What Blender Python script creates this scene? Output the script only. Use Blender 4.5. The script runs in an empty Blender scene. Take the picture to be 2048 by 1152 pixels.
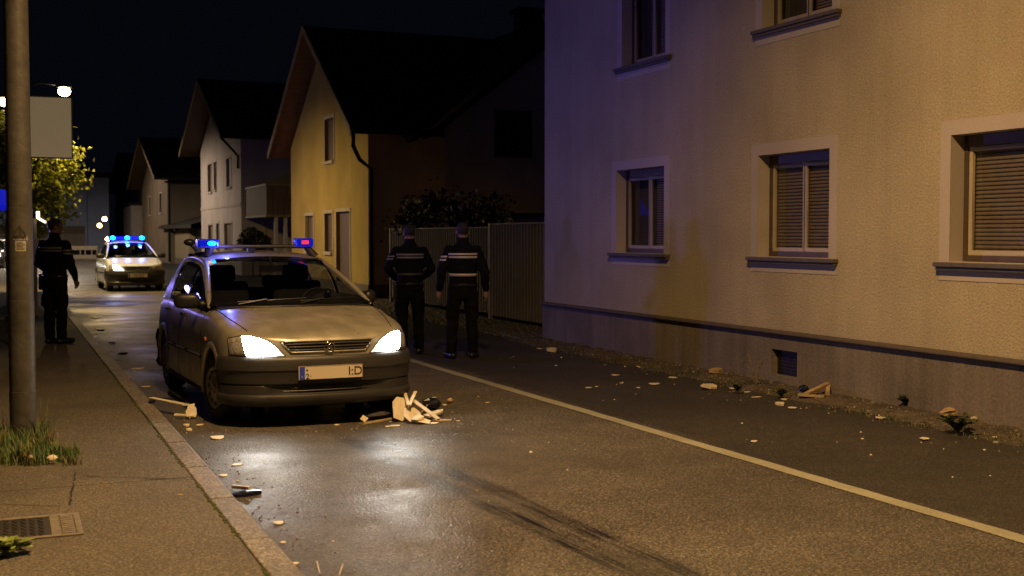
import bpy, bmesh, math, random
from mathutils import Vector, Matrix
from mathutils.bvhtree import BVHTree
R = math.radians
random.seed(7)
S = bpy.context.scene
C = S.collection

# ---------------------------------------------------------------- camera
FPX = 2400.0; TH = R(22.9); PT = math.atan(105/2400)
cam = bpy.data.cameras.new('camera'); camo = bpy.data.objects.new('camera', cam); C.objects.link(camo)
cam.lens = FPX/2048*36; cam.sensor_width = 36; cam.clip_end = 600; cam.clip_start = 0.05
CAM = Vector((0, 0, 1.6))
FW = Vector((math.sin(TH)*math.cos(PT), math.cos(TH)*math.cos(PT), -math.sin(PT)))
RT = Vector((math.cos(TH), -math.sin(TH), 0)); UP = RT.cross(FW)
camo.matrix_world = Matrix(((RT.x, UP.x, -FW.x, 0), (RT.y, UP.y, -FW.y, 0), (RT.z, UP.z, -FW.z, CAM.z), (0, 0, 0, 1)))
cam.dof.use_dof = True; cam.dof.focus_distance = 10.5; cam.dof.aperture_fstop = 3.2
S.camera = camo
# ---------------------------------------------------------------- night sky, exposure
w = bpy.data.worlds.new('World'); S.world = w; w.use_nodes = True
nt = w.node_tree; bg = nt.nodes['Background']
sky = nt.nodes.new('ShaderNodeTexSky'); sky.sky_type = 'NISHITA'; sky.sun_disc = False
sky.sun_elevation = R(-6.5); sky.sun_rotation = R(200); sky.ozone_density = 2.0
glow = nt.nodes.new('ShaderNodeVectorMath'); glow.operation = 'ADD'; glow.inputs[1].default_value = (.009, .0115, .021)   # faint navy night sky
nt.links.new(sky.outputs[0], glow.inputs[0]); nt.links.new(glow.outputs[0], bg.inputs[0]); bg.inputs[1].default_value = 0.15
S.view_settings.view_transform = 'Standard'; S.view_settings.look = 'None'; S.view_settings.exposure = 0; S.view_settings.gamma = 1
S.render.engine = 'CYCLES'
cy = S.cycles
cy.use_denoising = True; cy.max_bounces = 6; cy.diffuse_bounces = 3; cy.glossy_bounces = 3; cy.transmission_bounces = 4
cy.transparent_max_bounces = 12; cy.sample_clamp_indirect = 3.0; cy.sample_clamp_direct = 0
cy.caustics_reflective = False; cy.caustics_refractive = False
try: cy.denoising_input_passes = 'RGB_ALBEDO_NORMAL'
except Exception: pass

def light(kind, name, loc, power, col, radius=.1, aim=None, spot=None, blend=.5, parent=None):
    l = bpy.data.lights.new(name, kind); l.energy = power; l.color = col; l.shadow_soft_size = radius
    if spot: l.spot_size = R(spot); l.spot_blend = blend
    o = bpy.data.objects.new(name, l); C.objects.link(o); o.location = loc
    if aim is not None:
        o.rotation_euler = (Vector(aim)-Vector(loc)).to_track_quat('-Z', 'Y').to_euler()
    if parent: o.parent = parent
    return o
WARM = (1.0, .60, .24)
# lamps of the street (their housings are built further down)
LAMP_NEAR = (2.3, 5.6, 7.2)
LAMP_FAR = (1.5, 35.2, 5.5)
LAMP_END = (1.3, 58.0, 6.0)
light('SPOT', 'near_lamp_light', LAMP_NEAR, 3700, WARM, .14, (LAMP_NEAR[0]+.5, LAMP_NEAR[1]+.3, 0), 147, 1.0)
light('SPOT', 'far_lamp_light', (LAMP_FAR[0], LAMP_FAR[1], LAMP_FAR[2]-.12), 2400, (1, .68, .26), .1, (LAMP_FAR[0]+1, LAMP_FAR[1], 0), 168, .6)
light('SPOT', 'end_lamp_light', (LAMP_END[0], LAMP_END[1], LAMP_END[2]-.12), 2000, (1, .80, .58), .1, (LAMP_END[0]+1, LAMP_END[1], 0), 172, .4)

LAMP_BACK = (1.3, 75.0, 7.0)
light('SPOT', 'back_lamp_light', (LAMP_BACK[0], LAMP_BACK[1], LAMP_BACK[2]-.12), 1250, (1, .80, .60), .1, (LAMP_BACK[0]+1, LAMP_BACK[1], 0), 172, .4)
# ---------------------------------------------------------------- pixel of the photograph -> real place
def ray(px, py):
    return (FW + RT*((px-1024)/FPX) + UP*((576-py)/FPX))
def G(px, py, z=0.0):
    d = ray(px, py); return CAM + d*((z-CAM.z)/d.z)
def WX(px, py, X):
    d = ray(px, py); return CAM + d*(X/d.x)
def WY(px, py, Y):
    d = ray(px, py); return CAM + d*(Y/d.y)
def D(px, py, dist):
    d = ray(px, py); return CAM + d*dist

# ---------------------------------------------------------------- materials
MATS = {}
def mat(name, col, rough=.6, metal=0, var=.15, vscale=6, bump=0, bscale=60, emit=None, estr=0, spec=.5, coat=0, coord='Object', var2=0, v2scale=.7, bdist=.01):
    if name in MATS: return MATS[name]
    m = bpy.data.materials.new(name); m.use_nodes = True; MATS[name] = m
    n = m.node_tree.nodes; L = m.node_tree.links; p = n['Principled BSDF']
    p.inputs['Roughness'].default_value = rough; p.inputs['Metallic'].default_value = metal
    p.inputs['Specular IOR Level'].default_value = spec
    if coat: p.inputs['Coat Weight'].default_value = coat; p.inputs['Coat Roughness'].default_value = .12
    tc = n.new('ShaderNodeTexCoord')
    no = n.new('ShaderNodeTexNoise'); no.inputs['Scale'].default_value = vscale; no.inputs['Detail'].default_value = 6
    L.new(tc.outputs[coord], no.inputs['Vector'])
    mr = n.new('ShaderNodeMapRange'); mr.inputs[1].default_value = .25; mr.inputs[2].default_value = .75
    mr.inputs[3].default_value = 1-var; mr.inputs[4].default_value = 1+var; L.new(no.outputs[0], mr.inputs[0])
    v = mr.outputs[0]
    if var2:
        n2 = n.new('ShaderNodeTexNoise'); n2.inputs['Scale'].default_value = v2scale; n2.inputs['Detail'].default_value = 4
        L.new(tc.outputs[coord], n2.inputs['Vector'])
        m2 = n.new('ShaderNodeMapRange'); m2.inputs[1].default_value = .3; m2.inputs[2].default_value = .7
        m2.inputs[3].default_value = 1-var2; m2.inputs[4].default_value = 1+var2; L.new(n2.outputs[0], m2.inputs[0])
        mu = n.new('ShaderNodeMath'); mu.operation = 'MULTIPLY'; L.new(v, mu.inputs[0]); L.new(m2.outputs[0], mu.inputs[1]); v = mu.outputs[0]
    mx = n.new('ShaderNodeVectorMath'); mx.operation = 'SCALE'; mx.inputs[0].default_value = col
    L.new(v, mx.inputs['Scale']); L.new(mx.outputs[0], p.inputs['Base Color'])
    if bump:
        nb = n.new('ShaderNodeTexNoise'); nb.inputs['Scale'].default_value = bscale; nb.inputs['Detail'].default_value = 5
        L.new(tc.outputs[coord], nb.inputs['Vector'])
        b = n.new('ShaderNodeBump'); b.inputs['Strength'].default_value = bump; b.inputs['Distance'].default_value = bdist
        L.new(nb.outputs[0], b.inputs['Height']); L.new(b.outputs[0], p.inputs['Normal'])
    if emit:
        p.inputs['Emission Color'].default_value = (*emit, 1); p.inputs['Emission Strength'].default_value = estr
    return m
def speckle(m, scale, lo, hi):
    """random light and dark stones, one tone for each small cell"""
    n = m.node_tree.nodes; L = m.node_tree.links; p = n['Principled BSDF']; tc = n.new('ShaderNodeTexCoord')
    v = n.new('ShaderNodeTexVoronoi'); v.inputs['Scale'].default_value = scale; L.new(tc.outputs['Object'], v.inputs['Vector'])
    s = n.new('ShaderNodeSeparateColor'); L.new(v.outputs['Color'], s.inputs[0])
    pw = n.new('ShaderNodeMath'); pw.operation = 'POWER'; pw.inputs[1].default_value = 2.2; L.new(s.outputs[0], pw.inputs[0])
    r = n.new('ShaderNodeMapRange'); r.inputs[3].default_value = lo; r.inputs[4].default_value = hi; L.new(pw.outputs[0], r.inputs[0])
    old = p.inputs['Base Color'].links[0].from_socket; q = n.new('ShaderNodeVectorMath'); q.operation = 'SCALE'; L.new(old, q.inputs[0]); L.new(r.outputs[0], q.inputs['Scale']); L.new(q.outputs[0], p.inputs['Base Color'])
    return m
def glassmat(name, tint, fac_min=.04, rough=.02):
    if name in MATS: return MATS[name]
    m = bpy.data.materials.new(name); m.use_nodes = True; MATS[name] = m
    n = m.node_tree.nodes; L = m.node_tree.links; n.remove(n['Principled BSDF']); out = n['Material Output']
    t = n.new('ShaderNodeBsdfTransparent'); t.inputs[0].default_value = (*tint, 1)
    g = n.new('ShaderNodeBsdfGlossy'); g.inputs['Roughness'].default_value = rough; g.inputs[0].default_value = (1, 1, 1, 1)
    ge = n.new('ShaderNodeNewGeometry'); dt = n.new('ShaderNodeVectorMath'); dt.operation = 'DOT_PRODUCT'; L.new(ge.outputs['Normal'], dt.inputs[0]); L.new(ge.outputs['Incoming'], dt.inputs[1])
    def op(o, a, b=0):
        q = n.new('ShaderNodeMath'); q.operation = o
        for i, x in enumerate((a, b)):
            if isinstance(x, (int, float)): q.inputs[i].default_value = x
            else: L.new(x, q.inputs[i])
        return q
    f = op('ADD', op('MULTIPLY', op('POWER', op('SUBTRACT', 1, op('ABSOLUTE', dt.outputs['Value']).outputs[0]).outputs[0], 5).outputs[0], .9).outputs[0], .03)
    no = n.new('ShaderNodeTexNoise'); no.inputs['Scale'].default_value = 9; tc = n.new('ShaderNodeTexCoord'); L.new(tc.outputs['Object'], no.inputs[0])
    a = n.new('ShaderNodeMath'); a.operation = 'MULTIPLY_ADD'; a.inputs[1].default_value = .04; L.new(no.outputs[0], a.inputs[0]); L.new(f.outputs[0], a.inputs[2])
    mx = n.new('ShaderNodeMixShader'); L.new(a.outputs[0], mx.inputs[0]); L.new(t.outputs[0], mx.inputs[1]); L.new(g.outputs[0], mx.inputs[2])
    L.new(mx.outputs[0], out.inputs[0]); return m

# ---------------------------------------------------------------- mesh builder
class MB:
    def __init__(s): s.v = []; s.f = []; s.m = []; s.mats = []
    def mi(s, m):
        if m is None: return 0
        if m not in s.mats: s.mats.append(m)
        return s.mats.index(m)
    def face(s, pts, m=None):
        i = len(s.v); s.v += [tuple(p) for p in pts]; s.f.append(tuple(range(i, i+len(pts)))); s.m.append(s.mi(m))
    def box(s, a, b, m=None, M=None):
        x0, x1 = sorted((a[0], b[0])); y0, y1 = sorted((a[1], b[1])); z0, z1 = sorted((a[2], b[2]))
        p = [Vector(q) for q in ((x0,y0,z0),(x1,y0,z0),(x1,y1,z0),(x0,y1,z0),(x0,y0,z1),(x1,y0,z1),(x1,y1,z1),(x0,y1,z1))]
        if M is not None: p = [M @ q for q in p]
        i = len(s.v); s.v += [tuple(q) for q in p]
        for q in ((0,3,2,1),(4,5,6,7),(0,1,5,4),(1,2,6,5),(2,3,7,6),(3,0,4,7)):
            s.f.append(tuple(i+k for k in q)); s.m.append(s.mi(m))
    def grid(s, rows, m=None, cells=None, closed=False, flip=False):
        nr = len(rows); nc = len(rows[0]); i = len(s.v)
        for r in rows: s.v += [tuple(p) for p in r]
        for a in range(nr-1):
            for b in range(nc if closed else nc-1):
                b2 = (b+1) % nc
                if cells and not cells(a, b): continue
                q = (i+a*nc+b, i+a*nc+b2, i+(a+1)*nc+b2, i+(a+1)*nc+b)
                s.f.append(q[::-1] if flip else q); s.m.append(s.mi(m))
    def tube(s, pts, rad, m=None, seg=10, cap=True, flat=1.0):
        pts = [Vector(p) for p in pts]; n = len(pts)
        if not isinstance(rad, (list, tuple)): rad = [rad]*n
        rows = []; ref = None
        for k in range(n):
            t = (pts[min(k+1, n-1)]-pts[max(k-1, 0)]).normalized()
            if ref is None:
                ref = Vector((0, 0, 1)) if abs(t.z) < .9 else Vector((0, 1, 0))
            a = t.cross(ref).normalized(); b = a.cross(t).normalized(); ref = b
            rows.append([pts[k]+(a*math.cos(q)+b*math.sin(q)*flat)*rad[k] for q in [2*math.pi*j/seg for j in range(seg)]])
        s.grid(rows, m, closed=True)
        if cap: s.face(rows[0][::-1], m); s.face(rows[-1], m)
    def lathe(s, prof, M, m=None, seg=32, closed=True):
        # prof: (radius, height along local z)
        rows = [[M @ Vector((r*math.cos(2*math.pi*j/seg), r*math.sin(2*math.pi*j/seg), h)) for j in range(seg)] for r, h in prof]
        s.grid(rows, m, closed=True)
    def ball(s, c, r, m=None, seg=14, rings=9, rot=None):
        r = (r, r, r) if not isinstance(r, (tuple, list)) else r; c = Vector(c); rows = []
        for a in range(rings+1):
            ph = math.pi*a/rings
            row = []
            for j in range(seg):
                q = Vector((r[0]*math.sin(ph)*math.cos(2*math.pi*j/seg), r[1]*math.sin(ph)*math.sin(2*math.pi*j/seg), -r[2]*math.cos(ph)))
                if rot is not None: q = rot @ q
                row.append(c+q)
            rows.append(row)
        s.grid(rows, m, closed=True)
    def mesh(s, name, smooth=False, weld=True):
        me = bpy.data.meshes.new(name); me.from_pydata(s.v, [], s.f)
        for q in s.mats: me.materials.append(q)
        me.polygons.foreach_set('material_index', s.m)
        if weld:
            bm = bmesh.new(); bm.from_mesh(me); bmesh.ops.delete(bm, geom=[v for v in bm.verts if not v.link_faces], context='VERTS'); bmesh.ops.remove_doubles(bm, verts=bm.verts, dist=1e-5)
            bmesh.ops.delete(bm, geom=[v for v in bm.verts if not v.link_faces], context='VERTS'); bmesh.ops.dissolve_degenerate(bm, dist=1e-6, edges=bm.edges); bm.to_mesh(me); bm.free()
        if smooth: me.polygons.foreach_set('use_smooth', [True]*len(me.polygons))
        me.update(); return me
    def build(s, name, m=None, parent=None, smooth=False, bevel=0, weld=True, autosmooth=None, seg=2):
        if m is not None and not s.mats: s.mats = [m]
        me = s.mesh(name, smooth or bevel > 0 or autosmooth is not None, weld)
        o = bpy.data.objects.new(name, me); C.objects.link(o)
        if parent: o.parent = parent
        if autosmooth is not None and not bevel:
            me.set_sharp_from_angle(angle=R(autosmooth))
        if bevel:
            b = o.modifiers.new('bevel', 'BEVEL'); b.width = bevel; b.segments = seg; b.limit_method = 'ANGLE'; b.angle_limit = R(40); b.harden_normals = True
        return o
def empty(name, loc=(0, 0, 0), rz=0):
    o = bpy.data.objects.new(name, None); C.objects.link(o); o.location = loc; o.rotation_euler = (0, 0, rz); o.empty_display_size = .1; return o
def tag(o, label=None, cat=None, group=None, kind=None):
    if label: o['label'] = label
    if cat: o['category'] = cat
    if group: o['group'] = group
    if kind: o['kind'] = kind
    return o
def bake(o):
    """apply an object's modifiers without operators"""
    dg = bpy.context.evaluated_depsgraph_get(); dg.update()
    me = bpy.data.meshes.new_from_object(o.evaluated_get(dg)); o.modifiers.clear(); o.data = me; return o
def textmesh(txt, size, name, m, parent, M, depth=.0015, align='CENTER'):
    cu = bpy.data.curves.new(name, 'FONT'); cu.body = txt; cu.size = size; cu.extrude = depth; cu.align_x = align; cu.align_y = 'CENTER'
    t = bpy.data.objects.new(name, cu); C.objects.link(t)
    dg = bpy.context.evaluated_depsgraph_get(); me = bpy.data.meshes.new_from_object(t.evaluated_get(dg))
    bpy.data.objects.remove(t); me.transform(M); me.materials.clear(); me.materials.append(m)
    o = bpy.data.objects.new(name, me); C.objects.link(o); o.parent = parent; return o
def lerp(a, b, t): return a+(b-a)*t
def interp(tab, x):
    tab = sorted(tab)
    if x <= tab[0][0]: return tab[0][1]
    for (x0, y0), (x1, y1) in zip(tab, tab[1:]):
        if x <= x1:
            t = (x-x0)/(x1-x0); return lerp(y0, y1, t)
    return tab[-1][1]
def sinterp(tab, x):
    """Catmull-Rom through a table"""
    tab = sorted(tab); n = len(tab)
    if x <= tab[0][0]: return tab[0][1]
    if x >= tab[-1][0]: return tab[-1][1]
    for i in range(n-1):
        x0, y0 = tab[i]; x1, y1 = tab[i+1]
        if x <= x1:
            def sl(k):
                a = tab[max(k-1, 0)]; b = tab[min(k+1, n-1)]; return (b[1]-a[1])/(b[0]-a[0])
            h = x1-x0; t = (x-x0)/h; m0 = sl(i)*h; m1 = sl(i+1)*h
            return (2*t**3-3*t*t+1)*y0+(t**3-2*t*t+t)*m0+(-2*t**3+3*t*t)*y1+(t**3-t*t)*m1
# ================================================================ GROUND
KH = .10
def road_material():
    m = bpy.data.materials.new('asphalt_road'); m.use_nodes = True
    n = m.node_tree.nodes; L = m.node_tree.links; p = n['Principled BSDF']
    tc = n.new('ShaderNodeTexCoord'); co = tc.outputs['Object']
    def noise(sc, det=5, vec=co, dist=0):
        q = n.new('ShaderNodeTexNoise'); q.inputs['Scale'].default_value = sc; q.inputs['Detail'].default_value = det; q.inputs['Distortion'].default_value = dist
        L.new(vec, q.inputs['Vector']); return q.outputs[0]
    def mr(v, a, b, c, d):
        q = n.new('ShaderNodeMapRange'); q.inputs[1].default_value = a; q.inputs[2].default_value = b; q.inputs[3].default_value = c; q.inputs[4].default_value = d
        L.new(v, q.inputs[0]); return q.outputs[0]
    def op(o, a, b=None):
        q = n.new('ShaderNodeMath'); q.operation = o
        for i, x in enumerate((a, b)):
            if x is None: continue
            if isinstance(x, (int, float)): q.inputs[i].default_value = x
            else: L.new(x, q.inputs[i])
        return q.outputs[0]
    sep = n.new('ShaderNodeSeparateXYZ'); L.new(co, sep.inputs[0]); X, Y = sep.outputs[0], sep.outputs[1]
    grain = op('MULTIPLY', mr(noise(150, 3), .35, .65, .35, 1.75), mr(noise(58, 2), .32, .68, .45, 1.6))
    vo = n.new('ShaderNodeTexVoronoi'); vo.inputs['Scale'].default_value = 60; L.new(co, vo.inputs['Vector'])
    chip = mr(vo.outputs['Distance'], .0, .22, 1.9, .85)
    blot = mr(noise(.55, 4), .3, .7, .72, 1.25)
    blot2 = mr(noise(3.2, 5), .3, .7, .86, 1.14)
    v = op('MULTIPLY', op('MULTIPLY', grain, chip), op('MULTIPLY', blot, blot2))
    # darker asphalt on the strip beyond the line
    sidek = mr(op('ADD', X, op('MULTIPLY', noise(1.3, 3), .25)), 4.85, 5.15, 1.0, .34)
    v = op('MULTIPLY', v, sidek)
    # darker towards the kerb, with a ragged edge
    gut = mr(op('ADD', X, op('MULTIPLY', noise(6, 4), .25)), 1.28, 1.72, .55, 1.0)
    v = op('MULTIPLY', v, gut)
    # skid mark, a smeared pair of dark tracks
    A = G(700, 868); B = G(1380, 1175)
    dx, dy = B.x-A.x, B.y-A.y; ln = math.hypot(dx, dy); dx /= ln; dy /= ln
    wob = mr(noise(.9, 2), 0, 1, -.07, .07)
    rx = op('SUBTRACT', X, A.x); ry = op('SUBTRACT', Y, A.y)
    across = op('ADD', op('SUBTRACT', op('MULTIPLY', rx, dy), op('MULTIPLY', ry, dx)), wob)
    along = op('ADD', op('MULTIPLY', rx, dx), op('MULTIPLY', ry, dy))
    st = n.new('ShaderNodeMapping'); st.inputs['Rotation'].default_value = (0, 0, -math.atan2(dy, dx)); st.inputs['Scale'].default_value = (1.2, 1, 1); L.new(co, st.inputs['Vector'])
    st2 = n.new('ShaderNodeVectorMath'); st2.operation = 'MULTIPLY'; st2.inputs[1].default_value = (1.6, 40, 1); L.new(st.outputs[0], st2.inputs[0])
    streak = mr(noise(1.0, 4, st2.outputs[0]), .36, .62, 0, 1)
    patch = mr(noise(1.7, 3), .34, .56, .4, 1)
    band = mr(op('ABSOLUTE', op('SUBTRACT', op('ABSOLUTE', across), .11)), .05, .10, 1, 0)
    band = op('MAXIMUM', band, op('MULTIPLY', mr(op('ABSOLUTE', across), .14, .24, 1, 0), mr(along, 2.7, 3.9, 0, .75)))
    ends = op('MULTIPLY', mr(along, -.2, .5, 0, 1), mr(along, 5.6, 7.5, 1, .2))
    skid = op('MULTIPLY', op('MULTIPLY', band, ends), op('MULTIPLY', op('MAXIMUM', streak, .38), patch))
    v = op('MULTIPLY', v, mr(skid, 0, .8, 1, .10))
    # a few old cracks
    vc = n.new('ShaderNodeTexVoronoi'); vc.feature = 'DISTANCE_TO_EDGE'; vc.inputs['Scale'].default_value = .42
    wv = n.new('ShaderNodeTexNoise'); wv.inputs['Scale'].default_value = 2.5; L.new(co, wv.inputs['Vector'])
    av = n.new('ShaderNodeVectorMath'); av.operation = 'MULTIPLY_ADD'; av.inputs[1].default_value = (.35, .35, 0); L.new(wv.outputs['Color'], av.inputs[0]); L.new(co, av.inputs[2]); L.new(av.outputs[0], vc.inputs['Vector'])
    crack = mr(vc.outputs['Distance'], .0, .006, .55, 1)
    sc = n.new('ShaderNodeVectorMath'); sc.operation = 'SCALE'; sc.inputs[0].default_value = (.088, .076, .062); L.new(v, sc.inputs['Scale']); L.new(sc.outputs[0], p.inputs['Base Color'])
    # polished / damp zones
    damp = mr(noise(.8, 4, dist=.6), .42, .62, 0, 1)
    lane = op('MULTIPLY', mr(X, 1.3, 1.7, .5, 1), mr(X, 2.9, 4.0, 1, .25))
    r = op('SUBTRACT', .63, op('MULTIPLY', op('MULTIPLY', damp, lane), .27))
    r = op('SUBTRACT', r, op('MULTIPLY', skid, .10))
    r = op('ADD', r, mr(grain, .45, 1.6, -.05, .05))
    r = op('SUBTRACT', r, op('MULTIPLY', op('MULTIPLY', mr(X, 1.4, 1.7, 0, 1), mr(X, 2.1, 2.6, 1, 0)), op('MULTIPLY', mr(noise(2.2, 4), .35, .6, 0, 1), .14)))
    L.new(r, p.inputs['Roughness']); p.inputs['Specular IOR Level'].default_value = .55
    b = n.new('ShaderNodeBump'); b.inputs['Strength'].default_value = .6; b.inputs['Distance'].default_value = .004
    hgt = op('ADD', noise(140, 3), op('MULTIPLY', vo.outputs['Distance'], -1.2)); L.new(hgt, b.inputs['Height']); L.new(b.outputs[0], p.inputs['Normal'])
    return m
M_road = speckle(road_material(), 105, .55, 2.0)
M_walk = mat('sidewalk_asphalt', (.092, .078, .056), .8, var=.8, vscale=70, bump=.7, bscale=80, var2=.22, v2scale=1.1, bdist=.005)
M_kerb = mat('kerb_granite', (.15, .13, .10), .65, var=.8, vscale=80, bump=.5, bscale=70, var2=.25, v2scale=2.5, bdist=.005)
speckle(M_walk, 110, .62, 1.85); speckle(M_kerb, 95, .6, 1.9)
M_line = mat('road_paint', (.27, .26, .19), .6, var=.28, vscale=70, bump=.4, bscale=110, var2=.18, v2scale=1.6, bdist=.004)
M_soil = mat('soil', (.075, .058, .040), .95, var=.5, vscale=30, bump=1, bscale=22, var2=.4, v2scale=2.0, bdist=.04)
M_far = mat('far_ground', (.05, .045, .04), .9, var=.4, vscale=.6)

g = MB(); g.face([(-300, -60, -.03), (300, -60, -.03), (300, 500, -.03), (-300, 500, -.03)])
tag(g.build('ground', M_far), kind='structure')
g = MB()
ys = [-6, 0, 4, 8, 12, 16, 20, 30, 45, 60, 86]
g.grid([[(x, y, 0) for x in (1.19, 3, 5, 7.15, 8.6)] for y in ys])
tag(g.build('road', M_road), kind='structure')
g = MB(); g.face([(-60, 66, -.006), (60, 66, -.006), (60, 92, -.006), (-60, 92, -.006)])
tag(g.build('crossing_road', M_road), kind='structure')
# painted line, slightly ragged sheet 4 mm above the road
g = MB(); rows = []
A = G(825, 722); B = G(2048, 1080)
y = -3.0
while y < 40:
    xc = A.x + (y-A.y)*(B.x-A.x)/(B.y-A.y); j = lambda: random.uniform(-.006, .006)
    rows.append([(xc-.062+j(), y, .004), (xc+.062+j(), y, .004)]); y += .22
g.grid(rows); tag(g.build('road_line', M_line), kind='structure')
# sidewalk with kerb stones
g = MB()
g.box((-.25, 7.6, 0), (1.045, 64, KH)); g.box((-1.9, -6, 0), (1.045, 7.59, KH))
tag(g.build('sidewalk', M_walk), kind='structure')
g = MB(); y = -5.9
while y < 64:
    l = 1.0 if y > -5 else .9
    dz = random.uniform(-.003, .003)
    g.box((1.052+random.uniform(-.003, .003), y+.004, -.05), (1.195+random.uniform(-.003, .003), y+l-.004, KH+.006+dz)); y += l
tag(g.build('kerb', M_kerb, bevel=.012), kind='structure')
# joints of the pavement: narrow dark seams laid on the sheet
g = MB(); Msm = mat('seam', (.018, .015, .012), .95, var=.4)
def seam(pts, wd=.010):
    fine = []
    for a, b in zip(pts, pts[1:]):
        k = max(2, int((Vector(b)-Vector(a)).length/.06))
        for i in range(k):
            q = Vector(a).lerp(Vector(b), i/k); fine.append(q+Vector((random.uniform(-.006, .006), random.uniform(-.006, .006), 0)))
    fine.append(Vector(pts[-1])); rows = []
    for i, q in enumerate(fine):
        t = (fine[min(i+1, len(fine)-1)]-fine[max(i-1, 0)]).normalized(); s_ = Vector((-t.y, t.x, 0))*wd*random.uniform(.2, .75)
        rows.append([q-s_, q+s_])
    g.grid(rows)
zz = KH+.004
seam([G(165, 952, zz), G(392, 959, zz)], .012)
seam([G(150, 945, zz), G(140, 1010, zz)], .011)
seam([G(0, 1008, zz), G(120, 1012, zz)], .007)
for yy in (14.2, 22.5, 31):
    seam([(-.2, yy, zz), (1.04, yy+.02, zz)], .010)
tag(g.build('pavement_seams', Msm, weld=False), kind='structure')
# verge left of the sidewalk
def rough_sheet(x0, x1, y0, y1, st, zf):
    nx = max(2, int((x1-x0)/st)); ny = max(2, int((y1-y0)/st)); q = MB()
    q.grid([[(lerp(x0, x1, i/nx), lerp(y0, y1, j/ny), zf(lerp(x0, x1, i/nx), lerp(y0, y1, j/ny))) for i in range(nx+1)] for j in range(ny+1)])
    return q
from mathutils import noise as mn
q = rough_sheet(-4, -.24, 7.6, 30, .12, lambda x, y: .085+.03*mn.noise(Vector((x*2, y*2, 0))))
tag(q.build('verge', M_soil, smooth=True), kind='structure')
g = MB(); g.face([(-40, 30, .0), (-.24, 30, .0), (-.24, 64, .0), (-40, 64, .0)]); tag(g.build('side_lane', M_road), kind='structure')
# soil strip at the foot of the house wall
def soilz(x, y):
    t = (x-6.72)/.9
    edge = .10*mn.noise(Vector((y*1.3, 3, 0)))+.05*mn.noise(Vector((y*6, 1, 0)))
    k = max(0, min(1, (t-.28+edge)*3.0))
    return -.012 + k*(.035+.03*mn.noise(Vector((x*5, y*5, 2)))+.014*mn.noise(Vector((x*22, y*22, 2)))) 
q = rough_sheet(6.72, 7.70, 1, 17.0, .04, soilz)
tag(q.build('soil_strip', M_soil, smooth=True), kind='structure')
# cobbled yard entrance in front of the fence
M_cob = mat('cobble', (.10, .085, .065), .7, var=.4, vscale=14, bump=.4, bscale=70)
g = MB(); y = 16.9
while y < 28:
    x = 7.2+random.uniform(0, .1)
    while x < 8.9:
        wx = random.uniform(.13, .18)
        h = .02+random.uniform(0, .012)
        g.box((x, y, -.02), (x+wx-.018, y+.125, h)); x += wx
    y += .14
tag(g.build('cobbled_entrance', M_cob, bevel=.01, seg=1), kind='structure')

# ---------------- small stones and splinters nobody could count
def specks(name, n, region, zf, smin, smax, m, bias=None):
    q = MB()
    for _ in range(n):
        x, y = region()
        s_ = random.uniform(smin, smax)*random.choice((.6, 1, 1, 1.5)); z = zf(x, y); a = random.uniform(0, 6.28)
        k = random.randint(4, 6); h = s_*random.uniform(.25, .7)
        base = [(x+s_*math.cos(a+6.28*i/k)*random.uniform(.6, 1), y+s_*math.sin(a+6.28*i/k)*random.uniform(.6, 1)) for i in range(k)]
        top = [(x+(bx-x)*.6, y+(by-y)*.6, z+h) for bx, by in base]
        for i in range(k):
            j2 = (i+1) % k; q.face([(*base[i], z-.002), (*base[j2], z-.002), top[j2], top[i]])
        q.face(top)
    return tag(q.build(name, m, weld=False), kind='stuff')
M_grit = mat('grit', (.16, .13, .10), .9, var=.5, vscale=9)
M_white = mat('broken_white_plastic', (.62, .54, .40), .5, var=.2, vscale=9, bump=.2, bscale=40)
M_glassb = mat('glass_crumbs', (.5, .5, .5), .12, var=.3, vscale=40)
specks('kerb_grit', 900, lambda: (1.2+abs(random.gauss(0, .16)), random.uniform(3.5, 22)), lambda x, y: 0, .003, .010, M_grit)
specks('wall_grit', 1500, lambda: (7.6-abs(random.gauss(0, .30)), random.uniform(5.5, 16.6)), lambda x, y: max(0, soilz(x, y)), .004, .016, M_grit)
specks('plastic_crumbs', 110, lambda: (random.choice((random.gauss(6.9, .35), random.gauss(6.9, .35), random.uniform(5.2, 7), random.gauss(3.2, .5), random.gauss(1.45, .15))), random.uniform(5.5, 15)), lambda x, y: .001+(.03 if x > 7 else 0), .004, .012, M_white)
specks('glass_splinters', 260, lambda: (random.gauss(2.9, .6), random.gauss(9.6, .5)), lambda x, y: .001, .002, .006, M_glassb)

# ---------------- grass and weeds
def leafmat(name, c, tr=.25):
    m = mat(name, c, .6, var=.5, vscale=14)
    m.node_tree.nodes['Principled BSDF'].inputs['Subsurface Weight'].default_value = 0
    return m
M_grass = leafmat('grass_blade', (.07, .12, .02)); M_dry = leafmat('dry_grass', (.20, .16, .07)); M_weed = leafmat('weed_leaf', (.035, .055, .018))
def blades(q, x, y, z, n, h, spread, m=None, wd=.004, lean=.6):
    for _ in range(n):
        a = random.uniform(0, 6.28); r = abs(random.gauss(0, spread)); bx, by = x+r*math.cos(a), y+r*math.sin(a)
        hh = h*random.uniform(.4, 1.2); d = random.uniform(0, 6.28); ln = hh*random.uniform(.1, lean*1.5); w_ = wd*random.uniform(.7, 1.5)
        px, py = -math.sin(d)*w_, math.cos(d)*w_; rows = []
        for k in range(4):
            t = k/3; cx, cy, cz = bx+math.cos(d)*ln*t*t, by+math.sin(d)*ln*t*t, z+hh*(t-.25*t*t*min(1, ln/hh))
            s_ = 1-t*.93; rows.append([(cx-px*s_, cy-py*s_, cz), (cx+px*s_, cy+py*s_, cz)])
        q.grid(rows, m)
q = MB()
PB = G(45, 878, KH)
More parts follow.
